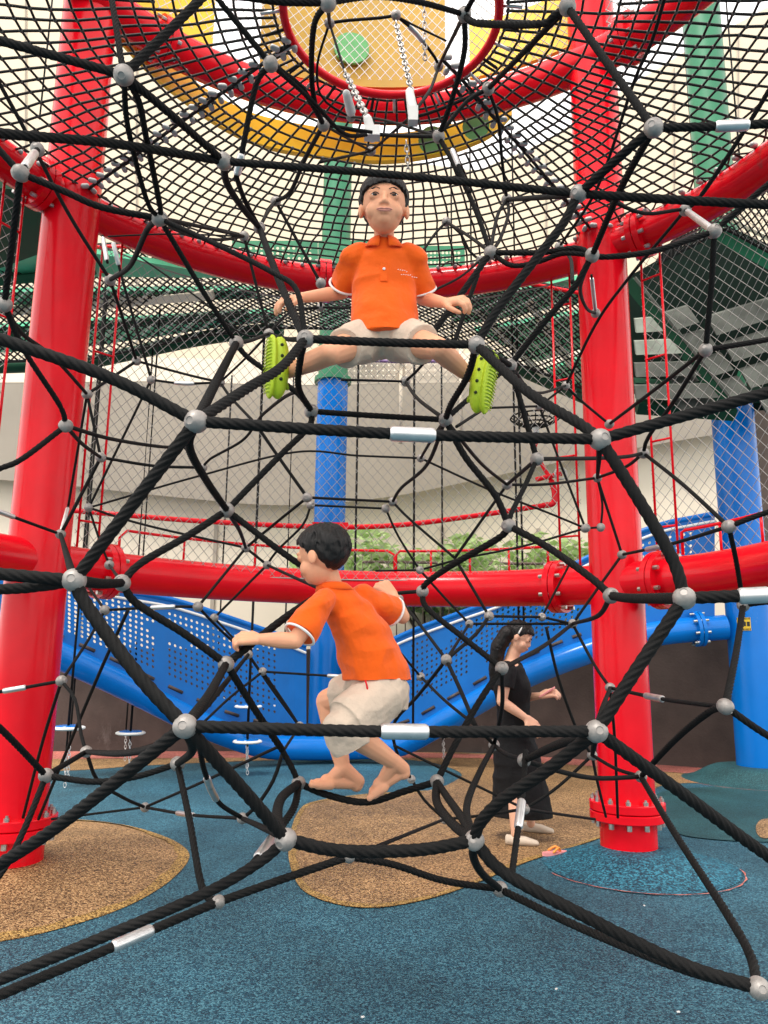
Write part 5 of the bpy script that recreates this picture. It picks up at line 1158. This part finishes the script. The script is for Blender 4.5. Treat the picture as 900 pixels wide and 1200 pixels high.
# ---- woman in black walking behind
def woman():
    D = 5.75; P = lambda x, y, dd=0: Pd(x, y, D+dd)
    g = G(612, 992); root = empty('person', g, 'woman in long black dress and beige shoes standing behind the net, head bowed', 'person')
    f = nrm([.95, -.25, 0]); r = nrm([-.25, -.95, 0]); up = UP
    hd = P(609, 747); nk = P(598, 772); B = MB()
    rings = [(P(603, 870), r, f, .15, .12), (P(602, 835), r, f, .125, .10), (P(600, 800), r, f, .15, .115), (P(597, 782), r, f, .17, .09), (P(598, 774), r, f, .06, .055)]
    torso(B, rings)
    B.chain([P(598, 780), P(601, 768), P(605, 758)], [.06, .05, .05])
    sN, eN, wN = P(594, 785, -.16), P(588, 822, -.2), P(617, 842, -.2)
    sF, eF, wF = P(603, 783, .16), P(612, 818, .16), P(634, 815, .02)
    B.chain([sN, (sN+eN)/2, eN, eN+(wN-eN)*.35, wN], [.05, .045, .038, .037, .025]); B.chain([sF, (sF+eF)/2, eF, wF], [.05, .045, .038, .025])
    hand(B, wN, nrm(P(632, 856, -.2)-wN), (.2, -.8, .5), .175, .3, 1); hand(B, wF, nrm(P(646, 812, .0)-wF), (-.1, -.5, .8), .175, .9, -1)
    for x, y, dd in ((606, 985, -.05), (624, 972, .12)):
        b_ = G(x, y+6); B.chain([b_+[.0, .05, .40], b_+[-.01, .02, .25], b_+[-.01, 0, .08]], [.045, .045, .032])
    W, A = head_parts(B, hd, (.9, -.3, -.42), nrm([.25, 0, 1]), .215)
    remeshed(B, 'body', M['skin2'], root, .006, 3)
    face_parts(W, A, .215, root)
    hair_cap(W, A, .222, root, .26, -.30)
    B = MB(); B.chain([P(594, 742, 0), P(584, 758, 0), P(580, 785, 0), P(578, 806, 0)], [.06, .06, .05, .025]); remeshed(B, 'ponytail', M['hair'], root, .007, 2, noise_amp=.004, noise_sc=30)
    b = MB(); b.tube([W(.425*math.cos(t), -.02+.03*math.sin(t), .1+.465*math.sin(t)) for t in np.linspace(-.05, PI+.05, 24)], .006, 8); b.build('hair_band', M['white'], root)
    # black dress with short sleeves and flared skirt
    B = MB(); rings = [(P(612, 956), r, f, .21, .235), (P(610, 925), r, f, .20, .21), (P(606, 890), r, f, .185, .18), (P(603, 862), r, f, .165, .145), (P(602, 833), r, f, .14, .125), (P(600, 805), r, f, .172, .145), (P(597, 785), r, f, .19, .115), (P(598, 775), r, f, .075, .065)]
    torso(B, rings, 40)
    for s, e in ((sN, eN), (sF, eF)): q = s+(e-s)*.55; B.cap(s, s+(q-s)*.2, .07, .068); sleeve(B, s, q, .068, .075)
    th = np.linspace(0, 2*PI, 41)[:-1]
    remeshed(B, 'dress', M['blackcloth'], root, .008, 4, noise_amp=.012, noise_sc=5)
    for x, y in ((611, 993), (630, 978)):
        p = G(x, y-2); d = nrm([.97, -.12 if y > 985 else -.3, 0]); s = np.cross(UP, d); B = MB()
        B.loft([(p+d*t+UP*h, s, UP, w, hh) for t, h, w, hh in ((-.115, .035, .012, .02), (-.105, .04, .033, .035), (-.05, .035, .036, .035), (.03, .032, .040, .032), (.08, .024, .040, .024), (.115, .02, .028, .018), (.125, .018, .01, .01))], 20)
        remeshed(B, 'shoe', M['beigeshoe'], root, .005, 2)
    b = MB(); ph = P(641, 811, -.0); b.box(ph, (.065, .010, .13), np.array(frame((.75, -.35, .5), (.3, .9, .1))))
    tag(b.build('phone', M['pinkf'], None, smooth=False), 'pinkish phone held in the hand of the woman in black', 'phone')
woman()
# ------------------------------------------------------------------ camera, light, render
cam = bpy.data.cameras.new('camera'); cam.sensor_fit = 'VERTICAL'; cam.sensor_height = 36; cam.lens = F/1200*36; cam.clip_end = 500; cam.clip_start = .05
co = bpy.data.objects.new('camera', cam); COL.objects.link(co)
Rm = Matrix(RM.tolist()).to_4x4(); co.matrix_world = Matrix.Translation(CAM.tolist()) @ Rm; S.camera = co
W = bpy.data.worlds.new('World'); S.world = W; W.use_nodes = True; nt = W.node_tree
sk = nt.nodes.new('ShaderNodeTexSky'); sk.sky_type = 'NISHITA'; sk.sun_disc = False; sk.sun_elevation = math.radians(62); sk.sun_rotation = math.radians(215)
sk.air_density = 1.0; sk.dust_density = 4.0; sk.ozone_density = 1.0
bg = nt.nodes['Background']
mxs = nt.nodes.new('ShaderNodeMix'); mxs.data_type = 'RGBA'; mxs.inputs['Factor'].default_value = .88   # thin overcast: the blue washed out by cloud
mxs.inputs['B'].default_value = (7.2, 7.0, 6.7, 1); nt.links.new(sk.outputs['Color'], mxs.inputs['A']); nt.links.new(mxs.outputs['Result'], bg.inputs['Color']); bg.inputs['Strength'].default_value = .15
sl = bpy.data.lights.new('sun', 'SUN'); sl.energy = 1.5; sl.angle = math.radians(14); sl.color = (1, .96, .9)
so = bpy.data.objects.new('sun', sl); COL.objects.link(so)
el, az = math.radians(62), math.radians(215)
sd = Vector((math.sin(az)*math.cos(el), math.cos(az)*math.cos(el), math.sin(el)))
so.rotation_euler = sd.to_track_quat('Z', 'Y').to_euler(); so.location = sd*20
S.view_settings.view_transform = 'Standard'; S.view_settings.look = 'None'; S.view_settings.exposure = 1.18; S.view_settings.gamma = 1
S.render.engine = 'CYCLES'; S.cycles.use_denoising = True; S.cycles.max_bounces = 8
